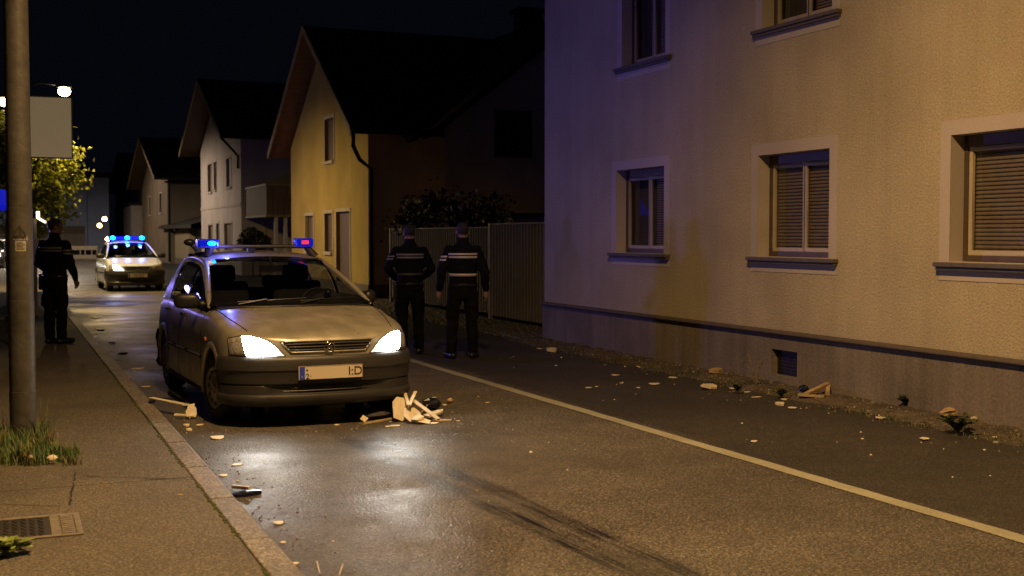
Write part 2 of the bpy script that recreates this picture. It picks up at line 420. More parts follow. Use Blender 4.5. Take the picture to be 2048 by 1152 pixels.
for _ in range(620):
    px, py = random.uniform(-60, 160), random.uniform(865, 932)
    if px > 100 and py < 900: continue
    b_ = G(px, py, KH); e = max(0, min(1, (px-60)/110)); blades(q, b_.x, b_.y, KH-.005, random.randint(4, 8), lerp(.12, .06, e)*random.uniform(.7, 1.4), .03, random.choice((M_grass, M_grass, M_grass, M_dry)))
for _ in range(16):
    b_ = G(random.uniform(70, 90), random.uniform(872, 890), KH); blades(q, b_.x, b_.y, KH, 2, .30, .03, M_grass, .003, 1.3)
tag(q.build('pole_grass', None, weld=False), kind='stuff', label='tuft of green grass growing round the foot of the street pole')
q = MB()
for _ in range(2300):
    y = random.uniform(8.2, 24); x = -.27-abs(random.gauss(0, .8))
    blades(q, x, y, .08, 4, .13, .05, random.choice((M_grass, M_grass, M_dry)), .005)
tag(q.build('verge_grass', None, weld=False), kind='stuff')
q = MB()
for _ in range(900):
    y = random.uniform(6, 16.7); x = 7.12+random.gauss(0, .10)+.05*math.sin(y*2)
    if mn.noise(Vector((y*1.1, 0, 5))) < -.12: continue
    blades(q, x, y, max(0, soilz(x, y)), 4, random.uniform(.015, .05), .04, random.choice((M_grass, M_dry, M_weed)), .003, 1.2)
tag(q.build('strip_grass', None, weld=False), kind='stuff')
q = MB()
for _ in range(300):
    y = random.uniform(16.9, 27); x = random.choice((7.25, 8.35))+random.gauss(0, .09)
    blades(q, x, y, .01, 4, random.uniform(.03, .09), .05, random.choice((M_grass, M_dry)), .004)
tag(q.build('entrance_grass', None, weld=False), kind='stuff')
M_moss = mat('moss', (.05, .06, .02), .95, var=.5, vscale=60, bump=1, bscale=80)
q = MB()
for _ in range(700):
    y = random.uniform(4.0, 15); x = 1.046+random.gauss(0, .006); s_ = random.uniform(.004, .012)
    if mn.noise(Vector((y*1.5, 0, 9))) < -.05: continue
    q.ball((x, y, KH+.001), (s_, s_*1.6, s_*.6), None, 6, 4)
tag(q.build('kerb_moss', M_moss, weld=False), kind='stuff')

def leaf(q, p, d, n, size, m=None):
    d = Vector(d).normalized(); n = Vector(n); s_ = d.cross(n).normalized()*size*.42; up = s_.cross(d).normalized()*size*.12
    p = Vector(p); q.face([p, p+d*size*.45+s_+up, p+d*size, p+d*size*.45-s_+up], m)
def weed(px, py, h, n, label, m=M_weed, z=.03, lf=.05, broad=True, wide=1.0):
    b_ = G(px, py, z); r_ = empty('weed', b_); tag(r_, label, 'weed')
    st = MB(); lv = MB()
    for _ in range(n):
        a = random.uniform(0, 6.28); tip = Vector((math.cos(a)*h*random.uniform(.2, .8)*wide, math.sin(a)*h*random.uniform(.2, .8)*wide, h*random.uniform(.5, 1)))
        mid = tip*.5+Vector((0, 0, h*.12)); st.tube([(0, 0, -.01), mid, tip], [.003, .0025, .001], seg=5)
        for k in range(9):
            t = random.uniform(.2, 1); p = (mid*(t*2) if t < .5 else mid.lerp(tip, t*2-1))
            aa = random.uniform(0, 6.28); leaf(lv, p, (math.cos(aa), math.sin(aa), random.uniform(-.1, .6)), (0, 0, 1), lf*random.uniform(.5, 1.2))
    st.build('stem', m, r_); lv.build('leaves', m, r_, weld=False)
weed(1915, 862, .14, 40, 'leafy green weed beside the tan scrap near the right end of the wall', lf=.035, wide=1.5)
weed(1812, 812, .11, 22, 'small weed tuft against the base of the plinth, well right of the cellar hatch', lf=.03)
weed(1512, 768, .36, 9, 'dry bare twiggy weed standing left of the cellar hatch', m=M_dry, lf=.02, wide=.7)
weed(1475, 782, .07, 26, 'low weed clump beside the flat cream plastic scrap', m=M_weed, lf=.03)
weed(1562, 792, .07, 30, 'bushy low weed patch between the dome-shaped shard and the cellar hatch', m=M_weed, lf=.03, wide=1.4)
weed(10, 1112, .07, 10, 'bright yellow-green leafy weed at the front edge of the manhole cover', m=leafmat('lime_leaf', (.20, .26, .04)), z=KH, lf=.07, wide=1.5)

# ---------------- manhole cover
def manhole():
    a = G(172, 1086, KH); b_ = G(160, 1014, KH); o = empty('manhole_cover', (a.x-.42, (a.y+b_.y)/2, KH)); tag(o, 'square cast iron manhole cover in a worn frame set in the near sidewalk', 'manhole cover')
    W_ = .84; H_ = .50
    fr = MB()
    x1 = W_/2; y1 = H_/2
    for (p0, p1) in (((-x1, -y1), (x1, -y1+.035)), ((-x1, y1-.035), (x1, y1)), ((x1-.15, -y1+.0355), (x1-.105, y1-.0355)), ((x1-.03, -y1+.0355), (x1, y1-.0355)), ((-x1, -y1+.0355), (-x1+.04, y1-.0355))):
        fr.box((*p0, -.02), (*p1, .010))
    fr.box((x1-.1045, -y1+.0355, -.02), (x1-.0305, y1-.0355, .003))
    k = 0
    yy = -y1+.05
    while yy < y1-.06:
        fr.box((x1-.098, yy, .003), (x1-.038, yy+.022, .011)); yy += .042
    f_ = fr.build('frame', mat('worn_iron', (.22, .19, .15), .5, .3, var=.35, vscale=30, bump=.3, bscale=60), o, bevel=.003)
    lid = MB(); lid.box((-x1+.045, -y1+.04, -.02), (x1-.155, y1-.04, .004))
    for i in range(15):
        for j in range(11):
            cx = -x1+.065+i*.0415; cyy = -y1+.06+j*.0385
            if cx > x1-.17: continue
            a_ = R(45 if (i+j) % 2 else -45); M_ = Matrix.Translation((cx, cyy, .0055)) @ Matrix.Rotation(a_, 4, 'Z')
            lid.box((-.014, -.0045, -.002), (.014, .0045, .002), None, M_)
    lid.build('lid', mat('dark_iron', (.045, .04, .035), .5, .3, var=.4, vscale=20), o)
    o.rotation_euler = (0, 0, 0)
manhole()
# ================================================================ BUILDINGS
def stucco(name, col, bump=.5, bscale=70, var=.10, big=.10, warm=.0, rough=.9, stain=0.0):
    m = mat(name, col, rough, var=var, vscale=45, bump=bump, bscale=bscale, var2=big, v2scale=.9, bdist=.012, spec=.2)
    n = m.node_tree.nodes; L = m.node_tree.links; p = n['Principled BSDF']
    if stain:      # rain streaks running down and damp rising from the foot
        tc = n.new('ShaderNodeTexCoord'); mp = n.new('ShaderNodeMapping'); mp.inputs['Scale'].default_value = (1.5, 2.6, .16); L.new(tc.outputs['Object'], mp.inputs['Vector'])
        no = n.new('ShaderNodeTexNoise'); no.inputs['Scale'].default_value = 1.6; no.inputs['Detail'].default_value = 7; no.inputs['Roughness'].default_value = .65; L.new(mp.outputs[0], no.inputs['Vector'])
        r = n.new('ShaderNodeMapRange'); r.inputs[1].default_value = .42; r.inputs[2].default_value = .66; r.inputs[3].default_value = 1; r.inputs[4].default_value = 1-stain; L.new(no.outputs[0], r.inputs[0])
        old = p.inputs['Base Color'].links[0].from_socket; s2 = n.new('ShaderNodeVectorMath'); s2.operation = 'SCALE'; L.new(old, s2.inputs[0]); L.new(r.outputs[0], s2.inputs['Scale']); L.new(s2.outputs[0], p.inputs['Base Color'])
    return m
M_wall = stucco('beige_render', (.44, .375, .255), .8, 48, .18, .13, stain=.08)
M_trim = stucco('smooth_trim', (.47, .41, .36), .15, 60, .05, .10)
M_plin = stucco('plinth_render', (.20, .17, .14), .6, 30, .22, .28, stain=.25)
M_mould = mat('plinth_moulding', (.085, .065, .05), .8, var=.2, vscale=12, bump=.3, bscale=40)
M_sill = mat('stone_sill', (.10, .085, .08), .7, var=.2, vscale=15, bump=.2, bscale=60)
M_fbrown = mat('brown_frame', (.075, .052, .032), .5, var=.25, vscale=8)
M_fcream = mat('cream_frame', (.42, .36, .26), .45, var=.1, vscale=8)
M_shut = mat('roller_slats', (.25, .20, .15), .55, var=.15, vscale=10)
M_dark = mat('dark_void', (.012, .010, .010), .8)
M_roof = mat('dark_roof_tiles', (.022, .018, .016), .8, var=.35, vscale=5, bump=.6, bscale=12)
M_wood = mat('brown_boards', (.16, .075, .028), .6, var=.3, vscale=5)
M_pipe = mat('dark_downpipe', (.018, .016, .015), .4, .5)
M_curt = mat('curtain_fabric', (.10, .085, .07), .9, var=.2, vscale=3)
G_win = glassmat('window_glass', (.75, .75, .75), rough=.015)

def holed(q, axis, c, u0, u1, z0, z1, holes, m, step=None):
    """wall sheet in the plane X=c (axis 'X', u=y) or Y=c (axis 'Y', u=x) leaving rectangular openings"""
    us = sorted({u0, u1, *[h[0] for h in holes], *[h[1] for h in holes]}); zs = sorted({z0, z1, *[h[2] for h in holes], *[h[3] for h in holes]})
    us = [u for u in us if u0-1e-6 <= u <= u1+1e-6]; zs = [z for z in zs if z0-1e-6 <= z <= z1+1e-6]
    for a, b_ in zip(us, us[1:]):
        for e, f_ in zip(zs, zs[1:]):
            cu, cz = (a+b_)/2, (e+f_)/2
            if any(h[0] < cu < h[1] and h[2] < cz < h[3] for h in holes): continue
            if axis == 'X': q.face([(c, b_, e), (c, a, e), (c, a, f_), (c, b_, f_)], m)
            else: q.face([(a, c, e), (b_, c, e), (b_, c, f_), (a, c, f_)], m)

# ---------------- the big beige house on the right (facade in the plane X = 7.65)
XW = 7.65; YC = WX(1089, 640, XW).y
big = empty('beige_house', (XW, YC, 0)); tag(big, 'large beige rendered house filling the right side, grey plinth and recessed windows', 'house')
LM = Matrix.Translation((-XW, -YC, 0))
def part(q, name, m=None, parent=None, M=None, **k):
    me_off = M
    if me_off is not None: q.v = [tuple(me_off @ Vector(p)) for p in q.v]
    return q.build(name, m, parent, **k)
PLZ = .535
def rectpx(xl, xr, yt, yb, X):      # opening from its photograph corners (yt, yb read at the left edge)
    a = WX(xl, yt, X); b_ = WX(xl, yb, X); c_ = WX(xr, yt, X)
    return (c_.y, a.y, b_.z, a.z)
lower = [rectpx(1233, 1329, 343, 503, XW), rectpx(1517, 1660, 308, 516, XW)]
w3 = rectpx(1903, 2040, 272, 522, XW)
zt = (lower[0][3]+lower[1][3]+w3[3])/3; zb_ = (lower[0][2]+lower[1][2]+w3[2])/3
print('win', lower, w3, zt, zb_)
lower = [(a, b_, zb_, zt) for a, b_, _, _ in lower]+[(w3[1]-1.12, w3[1], zb_, zt)]
u1 = WX(1244, 150, XW); uu = WX(1525, 62, XW)
zub = (WX(1244, 142, XW).z+WX(1525, 52, XW).z)/2
upper = [(WX(1331, 100, XW).y, u1.y, zub, zub+1.25), (WX(1665, 20, XW).y, uu.y, zub, zub+1.25), (w3[1]-1.12, w3[1], zub, zub+1.25)]
vent = (WX(1598, 740, XW).y, WX(1546, 740, XW).y, .10, WX(1546, 697, XW).z)
ZTOP = 5.35
q = MB()
holed(q, 'X', XW, -4, YC, PLZ, ZTOP, lower+upper, M_wall)
RD = .20
for (y0, y1, z0, z1) in lower+upper:   # reveals
    q.face([(XW, y1, z0), (XW, y1, z1), (XW+RD, y1, z1), (XW+RD, y1, z0)][::-1], M_trim)
    q.face([(XW, y0, z0), (XW+RD, y0, z0), (XW+RD, y0, z1), (XW, y0, z1)][::-1], M_trim)
    q.face([(XW, y0, z1), (XW+RD, y0, z1), (XW+RD, y1, z1), (XW, y1, z1)], M_trim)
    q.face([(XW, y0, z0), (XW, y1, z0), (XW+RD, y1, z0), (XW+RD, y0, z0)], M_trim)
holed(q, 'Y', YC, XW, XW+9, 0, ZTOP, [], M_wall); holed(q, 'Y', -4, XW, XW+9, 0, ZTOP, [], M_wall); holed(q, 'X', XW+9, -4, YC, 0, ZTOP, [], M_wall)
part(q, 'wall', None, big, LM)
q = MB(); PX = XW-.025
holed(q, 'X', PX, -4, YC+.025, -.2, PLZ, [vent], M_plin)
q.face([(PX, YC+.025, -.2), (PX, YC+.025, PLZ), (XW+9, YC+.025, PLZ), (XW+9, YC+.025, -.2)][::-1], M_plin)
q.face([(PX, -4, PLZ), (PX, YC+.025, PLZ), (XW, YC+.025, PLZ), (XW, -4, PLZ)], M_plin)
y0, y1, z0, z1 = vent
q.face([(PX, y1, z0), (PX, y1, z1), (XW+.2, y1, z1), (XW+.2, y1, z0)][::-1], M_plin)
q.face([(PX, y0, z0), (XW+.2, y0, z0), (XW+.2, y0, z1), (PX, y0, z1)][::-1], M_plin)
q.face([(PX, y0, z1), (XW+.2, y0, z1), (XW+.2, y1, z1), (PX, y1, z1)], M_plin)
q.face([(PX, y0, z0), (PX, y1, z0), (XW+.2, y1, z0), (XW+.2, y0, z0)], M_plin)
part(q, 'plinth', None, big, LM)
q = MB()
prof = [(.0, .0), (-.045, .012), (-.05, .030), (-.035, .045), (-.01, .055), (0, .058)]
q.grid([[(XW-.022+dx, y, PLZ+dz-.004) for dx, dz in prof] for y in [-4+i*(YC+4)/40 for i in range(41)]])
part(q, 'plinth_moulding', M_mould, big, LM, smooth=True)
# cellar hatch
q = MB(); q.box((XW+.055, vent[0]+.003, vent[2]+.003), (XW+.075, vent[1]-.003, vent[3]-.003))
hz = part(q, 'cellar_hatch', mat('dark_rust_metal', (.03, .024, .02), .6, .4, var=.5, vscale=20), big, LM)
q = MB()
for i in range(7):
    z = lerp(vent[2]+.03, vent[3]-.03, i/6); q.box((XW+.045, vent[0]+.02, z), (XW+.0545, vent[1]-.02, z+.012))
part(q, 'louvre', mat('dark_rust_metal', (.03, .024, .02)), hz, LM)
# flat rendered surrounds
def surround(y0, y1, z0, z1, wd=.125, out=.006):
    q = MB(); a = (XW-out, XW+.001)
    q.box((a[0], y0-wd, z1), (a[1], y1+wd, z1+wd)); q.box((a[0], y0-wd, z0-wd-.04), (a[1], y1+wd, z0))
    q.box((a[0], y0-wd, z0), (a[1], y0, z1)); q.box((a[0], y1, z0), (a[1], y1+wd, z1))
    return q
def house_window(rect, kind, nm='window'):
    y0, y1, z0, z1 = rect; xg = XW+RD-.055
    f_ = MB()                     # outer brown frame
    for s_ in ((y0+.001, y0+.05, z0+.001, z1-.001), (y1-.05, y1-.001, z0+.001, z1-.001), (y0+.0501, y1-.0501, z0+.001, z0+.055), (y0+.0501, y1-.0501, z1-.10, z1-.001)):
        f_.box((xg, s_[0], s_[2]), (xg+.06, s_[1], s_[3]))
    wn = part(f_, nm, M_fbrown, big, LM, bevel=.006)
    part(surround(*rect), 'surround', M_trim, wn, LM)
    # sill
    q = MB(); q.box((XW-.075, y0-.15, z0-.045), (xg+.01, y1+.13, z0-.006)); q.box((XW-.055, y0-.14, z0-.075), (XW-.0065, y1+.12, z0-.0452))
    part(q, 'sill', M_sill, wn, LM, bevel=.005)
    # casements
    ym = (y0+y1)/2; xs = xg+.012
    yy = [(y0+.05, ym+.012), (ym-.012, y1-.05)] if kind != 'single' else [(y0+.05, y1-.05)]
    for (a, b_) in yy:
        q = MB(); t = .042
        q.box((xs, a, z0+.056), (xs+.035, a+t, z1-.101)); q.box((xs, b_-t, z0+.056), (xs+.035, b_, z1-.101))
        q.box((xs, a+t, z0+.056), (xs+.035, b_-t, z0+.056+t)); q.box((xs, a+t, z1-.101-t), (xs+.035, b_-t, z1-.101))
        sa = part(q, 'casement', M_fcream, wn, LM, bevel=.004)
    q = MB(); q.face([(xs+.02, y0+.07, z0+.09), (xs+.02, y1-.07, z0+.09), (xs+.02, y1-.07, z1-.13), (xs+.02, y0+.07, z1-.13)]); part(q, 'pane', G_win, wn, LM)
    # roller blind or curtain behind
    q = MB()
    if kind in ('blind', 'single'):
        z = z0+.07; top = z1-.11
        while z < top:
            q.grid([[(xs+.065, y0+.055, z), (xs+.052, y0+.055, z+.012), (xs+.052, y0+.055, z+.024), (xs+.062, y0+.055, z+.036)], [(xs+.065, y1-.055, z), (xs+.052, y1-.055, z+.012), (xs+.052, y1-.055, z+.024), (xs+.062, y1-.055, z+.036)]])
            z += .0365
        part(q, 'roller_blind', M_shut, wn, LM)
    else:
        yh = lerp(y0, y1, .45)
        rows = []
        for i in range(40):
            y = lerp(yh, y1-.05, i/39); rows.append([(xs+.12+.018*math.sin(i*1.1), y, z0+.06), (xs+.12+.012*math.sin(i*1.1+.3), y, z1-.1)])
        q.grid(rows); part(q, 'curtain', M_curt, wn, LM, smooth=True)
        q = MB(); z = z0+.07
        while z < z1-.13:
            q.box((xs+.07, y0+.055, z), (xs+.085, yh, z+.020)); z += .031
        part(q, 'slat_blind', mat('pale_slats', (.34, .27, .18), .6), wn, LM)
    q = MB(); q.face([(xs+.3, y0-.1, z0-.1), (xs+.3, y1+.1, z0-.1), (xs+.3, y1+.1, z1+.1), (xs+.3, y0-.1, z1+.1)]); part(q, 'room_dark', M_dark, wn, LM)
    return wn
house_window(lower[0], 'mixed'); house_window(lower[1], 'blind'); house_window(lower[2], 'single')
for u in upper: house_window(u, 'mixed')
q = MB()
q.box((XW-.75, -4.6, ZTOP), (XW+9.6, YC+.85, ZTOP+.12)); part(q, 'eaves_soffit', mat('dark_boards', (.06, .045, .035), .8, var=.3, vscale=4), big, LM)
q = MB(); q.tube([(XW-.80, -4.6, ZTOP+.14), (XW-.80, YC+.87, ZTOP+.14)], .07, seg=12); q.tube([(XW-.80, YC+.87, ZTOP+.14), (XW+9.6, YC+.92, ZTOP+.14)], .07, seg=12); part(q, 'gutter', M_pipe, big, LM, smooth=True)
q = MB(); xr = XW+4.5
for a, b_ in (((XW-.75, -4.6, ZTOP+.121), (xr, -1, 8.6)),):
    q.face([(XW-.75, -4.6, ZTOP+.121), (XW-.75, YC+.85, ZTOP+.121), (xr, YC-4, 8.6), (xr, 0, 8.6)]); q.face([(XW-.75, YC+.85, ZTOP+.121), (XW+9.6, YC+.85, ZTOP+.121), (xr, YC-4, 8.6)]); q.face([(XW+9.6, YC+.85, ZTOP+.121), (XW+9.6, -4.6, ZTOP+.121), (xr, 0, 8.6), (xr, YC-4, 8.6)]); q.face([(XW+9.6, -4.6, ZTOP+.121), (XW-.75, -4.6, ZTOP+.121), (xr, 0, 8.6)])
part(q, 'roof', M_roof, big, LM)

# ---------------- gabled houses along the street
def gabled(name, label, Xf, Ya, Yb, ze, zr, depth, over, wallm, holes=(), roofm=M_roof, soff=M_wood, eav=.6, plinth=None, trimm=None, sidem=None, wmat=None, trim=.09, chimney=None):
    ym = (Ya+Yb)/2; o = empty(name, (Xf, Ya, 0)); tag(o, label, 'house', 'houses along the right side of the street'); L0 = Matrix.Translation((-Xf, -Ya, 0))
    k = (zr-ze)/(ym-(Ya-eav))                  # roof slope ; ze is the height of the roof edge
    zw = ze+k*eav                              # roof height over the side walls
    q = MB(); hs = [h[:4] for h in holes]
    holed(q, 'X', Xf, Ya, Yb, 0, zw-.12, hs, wallm)
    zg0, zg1 = zw-.12, zr-.12
    zz = sorted({zg0, zg1, *[h[i] for h in hs for i in (2, 3) if zg0 < h[i] < zg1]})
    for e, f_ in zip(zz, zz[1:]):
        ya_, yb_ = lerp(Ya, ym, (e-zg0)/(zg1-zg0)), lerp(Ya, ym, (f_-zg0)/(zg1-zg0))
        cut = [h for h in hs if h[2] < (e+f_)/2 < h[3]]
        if cut:
            h = cut[0]; q.face([(Xf, ya_, e), (Xf, h[0], e), (Xf, h[0], f_), (Xf, yb_, f_)], wallm); q.face([(Xf, h[1], e), (Xf, 2*ym-ya_, e), (Xf, 2*ym-yb_, f_), (Xf, h[1], f_)], wallm)
        else: q.face([(Xf, ya_, e), (Xf, 2*ym-ya_, e), (Xf, 2*ym-yb_, f_), (Xf, yb_, f_)], wallm)
    sm = sidem or wallm
    holed(q, 'Y', Ya, Xf, Xf+depth, 0, zw-.12, [], sm); q.face([(Xf, Yb, 0), (Xf+depth, Yb, 0), (Xf+depth, Yb, zw-.12), (Xf, Yb, zw-.12)], sm)
    q.face([(Xf+depth, Ya, 0), (Xf+depth, Yb, 0), (Xf+depth, Yb, zw-.12), (Xf+depth, ym, zr-.12), (Xf+depth, Ya, zw-.12)], sm)
    for (y0, y1, z0, z1) in hs:
        r_ = .14
        q.face([(Xf, y1, z0), (Xf, y1, z1), (Xf+r_, y1, z1), (Xf+r_, y1, z0)][::-1], wallm); q.face([(Xf, y0, z0), (Xf+r_, y0, z0), (Xf+r_, y0, z1), (Xf, y0, z1)][::-1], wallm)
        q.face([(Xf, y0, z1), (Xf+r_, y0, z1), (Xf+r_, y1, z1), (Xf, y1, z1)], wallm); q.face([(Xf, y0, z0), (Xf, y1, z0), (Xf+r_, y1, z0), (Xf+r_, y0, z0)], wallm)
    part(q, 'wall', None, o, L0)
    x0, x1 = Xf-over, Xf+depth+.4
    # roof: two slabs with boarded underside
    t = .14; q = MB(); u_ = MB()
    for s_, ye in ((1, Ya-eav), (-1, Yb+eav)):
        A_, B_ = (ye, ze), (ym, zr)
        q.face([(x0, A_[0], A_[1]+t), (x1, A_[0], A_[1]+t), (x1, B_[0], B_[1]+t), (x0, B_[0], B_[1]+t)][::s_])
        q.face([(x0, A_[0], A_[1]), (x0, A_[0], A_[1]+t), (x1, A_[0], A_[1]+t), (x1, A_[0], A_[1])][::-s_])
        n_ = 26
        for i in range(n_):                     # soffit boards running along the slope edge
            f0, f1 = i/n_+.0006, (i+1)/n_-.0006
            u_.face([(x0+.005, lerp(A_[0], B_[0], f0), lerp(A_[1], B_[1], f0)), (x0+.005, lerp(A_[0], B_[0], f1), lerp(A_[1], B_[1], f1)), (x1, lerp(A_[0], B_[0], f1), lerp(A_[1], B_[1], f1)), (x1, lerp(A_[0], B_[0], f0), lerp(A_[1], B_[1], f0))][::s_])
    rf = part(q, 'roof', roofm, o, L0)
    part(u_, 'soffit', soff, rf, L0)
    q = MB()
    for i in range(2):
        ye = (Ya-eav, Yb+eav)[i]
        dy, dz = ym-ye, zr-ze; 
        q.face([(x0-.03, ye, ze-.05), (x0-.03, ye, ze+t+.03), (x0-.03, ym, zr+t+.03), (x0-.03, ym, zr-.05)]); q.face([(x0, ye, ze+t+.03), (x0-.03, ye, ze+t+.03), (x0-.03, ym, zr+t+.03), (x0, ym, zr+t+.03)]); q.face([(x0, ye, ze-.05), (x0-.03, ye, ze-.05), (x0-.03, ym, zr-.05), (x0, ym, zr-.05)])
    part(q, 'bargeboard', mat('pale_bargeboard', (.30, .22, .13), .6, var=.15), rf, L0)
    q = MB(); q.tube([(x0-.02, Ya-eav-.06, ze+.05), (x1, Ya-eav-.06, ze+.05)], .06, seg=10); part(q, 'gutter', M_pipe, rf, L0, smooth=True)
    # ribs of the roof tiles, seen as courses
    q = MB(); 
    for i in range(1, 18):
        f_ = i/18; q.box((x0, lerp(Ya-eav, ym, f_)-.012, lerp(ze, zr, f_)+t-.004), (x1, lerp(Ya-eav, ym, f_)+.012, lerp(ze, zr, f_)+t+.016))
    part(q, 'tile_courses', roofm, rf, L0)
    if chimney:
        cx, cyy, h0, h1 = chimney; q = MB(); q.box((cx-.35, cyy-.3, h0), (cx+.35, cyy+.3, h1)); q.box((cx-.45, cyy-.4, h1), (cx+.45, cyy+.4, h1+.12)); part(q, 'chimney', roofm, rf, L0)
    tm = trimm or M_trim
    for h in holes:
        y0, y1, z0, z1 = h[:4]; kd = h[4]; fr = MB(); x = Xf-.02
        b0 = z0 if kd == 'door' else z0-trim
        fr.box((x, y0-trim, b0), (Xf+.001, y0, z1)); fr.box((x, y1, b0), (Xf+.001, y1+trim, z1)); fr.box((x, y0-trim, z1), (Xf+.001, y1+trim, z1+trim))
        if kd != 'door': fr.box((x-.05, y0-.001, z0-trim), (Xf+.001, y1+.001, z0))
        wn = part(fr, 'door' if kd == 'door' else 'window', tm, o, L0)
        pn = MB(); pn.box((Xf+.09, y0, z0), (Xf+.12, y1, z1)); part(pn, 'leaf' if kd == 'door' else 'shutter', wmat or mat('shutter_taupe', (.14, .10, .08), .6, var=.12, vscale=3), wn, L0)
        if kd != 'door':
            fb = MB(); fb.box((Xf+.075, y0, z0), (Xf+.0895, y0+.05, z1)); fb.box((Xf+.075, y1-.05, z0), (Xf+.0895, y1, z1)); fb.box((Xf+.075, y0+.05, z1-.05), (Xf+.0895, y1-.05, z1)); fb.box((Xf+.075, y0+.05, z0), (Xf+.0895, y1-.05, z0+.05)); part(fb, 'frame', M_fbrown, wn, L0)
        else:
            hb = MB(); hb.box((Xf+.06, y0+.08, 1.0), (Xf+.089, y0+.12, 1.14)); part(hb, 'handle', M_pipe, wn, L0)
    if plinth:
        q = MB(); q.box((Xf-.02, Ya, 0), (Xf+.0005, Yb, plinth)); q.box((Xf-.02, Ya-.02, 0), (Xf+depth, Ya-.0005, plinth))
        # leave the doors free
        part(q, 'plinth', M_plin, o, L0)
    return o, L0
def hp(X, xl, xr, yt, yb, kind='win'):
    a = WX(xl, yt, X); b_ = WX(xl, yb, X); c_ = WX(xr, yt, X); return (c_.y, a.y, max(b_.z, .02), a.z, kind)
M_yel = stucco('ochre_render', (.42, .31, .105), .4, 30, .10, .14, stain=.06)
XY = 8.7; Y0 = WX(737, 470, XY).y; Y1 = WX(583, 470, XY).y
hl = [hp(XY, 650, 668, 240, 324), hp(XY, 611, 627, 432, 500), hp(XY, 650, 665, 427, 503), hp(XY, 673, 700, 424, 566, 'door')]
hl[1] = (*hl[1][:2], hl[1][2], hl[1][3], 'win')
zr_ = WX(607, 62, 8.1).z; ze_ = WX(700, 268, 8.1).z
print('yellow', Y0, Y1, ze_, zr_, hl)
yh, L1 = gabled('yellow_house', 'ochre yellow gabled house with deep wooden eaves, white trimmed openings and downpipe', XY, Y0, Y1, ze_, zr_, 13, .62, M_yel, hl, chimney=(XY+6.5, (Y0+Y1)/2, zr_-.6, zr_+1.0), sidem=stucco('lightened_side_render', (.66, .50, .42), .3, 30, .1, .2), plinth=.32)  # side wall colour raised to stand in for missing ambient light
q = MB(); X_ = XY-.62
pts = [(X_+.05, Y0-.66, ze_), (X_+.05, Y0-.62, ze_-.30), (XY-.30, Y0-.25, ze_-.62), (XY+.05, Y0-.09, ze_-.85), (XY+.05, Y0-.09, .1)]
q.tube(pts, .055, seg=12); part(q, 'downpipe', M_pipe, yh, L1, smooth=True)

M_pink = stucco('pale_pink_render', (.50, .43, .40), .3, 30, .07, .12)
XP = 8.7; Y0 = WX(483, 470, XP).y; Y1 = WX(403, 470, XP).y
zr2 = WX(398, 172, 8.1).z; ze2 = WX(438, 285, 8.1).z
hl = [hp(XP, 453, 463, 318, 375), hp(XP, 416, 424, 330, 385), hp(XP, 428, 433, 325, 380), hp(XP, 449, 464, 447, 500), hp(XP, 417, 425, 450, 500), hp(XP, 433, 438, 447, 500)]
p2, L2 = gabled('pale_house', 'pale pinkish gabled house with a boarded balcony on its side, behind the ochre house', XP, Y0, Y1, ze2, zr2, 11, .9, M_pink, hl, eav=.7, soff=mat('dark_soffit', (.07, .04, .025), .7))
q = MB(); zc = WX(482, 408, XP).z; q.box((XP-.03, Y0, zc-.06), (XP+.0005, Y1, zc+.06)); part(q, 'string_course', M_trim, p2, L2)
q = MB(); q.tube([(XP-.85, Y0-.7, ze2), (XP-.4, Y0-.2, ze2-.35), (XP-.06, Y0+.3, ze2-.6), (XP-.06, Y0+.3, ze2-1.1)], .05, seg=8); part(q, 'downpipe', M_pipe, p2, L2, smooth=True)
# boarded balcony on the side wall
bx0 = XP+.15; by1 = Y0-.001; by0 = WX(533, 400, bx0).y; bz0 = WX(533, 432, bx0).z; bz1 = WX(533, 367, bx0).z
q = MB()
n_ = 20
for i in range(n_):
    a, b_ = lerp(by0, by1, i/n_), lerp(by0, by1, (i+1)/n_); q.box((bx0, a+.004, bz0+.05), (bx0+.03, b_-.012, bz1-.08))
for i in range(24):
    a = bx0+.035+i*.20; q.box((a, by0, bz0+.05), (a+.185, by0+.03, bz1-.08))
bal = part(q, 'balcony', mat('balcony_boards', (.075, .045, .025), .7, var=.25, vscale=3), p2, L2)
q = MB(); q.box((bx0-.03, by0-.03, bz1-.079), (bx0+.07, by1, bz1)); q.box((bx0+.071, by0-.03, bz1-.079), (bx0+5, by0+.07, bz1)); q.box((bx0-.03, by0-.03, bz0-.03), (bx0+5, by1, bz0+.045))
part(q, 'rail', mat('balcony_rail', (.16, .11, .06), .6, var=.2), bal, L2)
q = MB()
for px in (552, 571): 
    a = WY(px, 450, by0+.1); q.box((a.x-.06, by0+.05, 0), (a.x+.06, by0+.17, bz0-.031))
part(q, 'balcony_post', mat('post_pale', (.30, .28, .27), .6), p2, L2)
# little entrance below the balcony
ye = Y0-.02
a = WY(530, 446, ye); b_ = WY(548, 446, ye); zt_ = a.z
q = MB(); q.box((a.x, ye-.03, 0), (a.x+.05, ye+.019, zt_)); q.box((b_.x, ye-.03, 0), (b_.x+.08, ye+.019, zt_)); q.box((a.x, ye-.03, zt_), (b_.x+.08, ye+.019, zt_+.12)); dr = part(q, 'door', mat('pale_door_frame', (.5, .42, .3), .6), p2, L2)
q = MB(); q.box((a.x+.051, ye-.005, zt_-.75), (b_.x-.001, ye+.018, zt_-.68)); part(q, 'shelf', mat('pale_door_frame', (.5, .42, .3)), dr, L2)

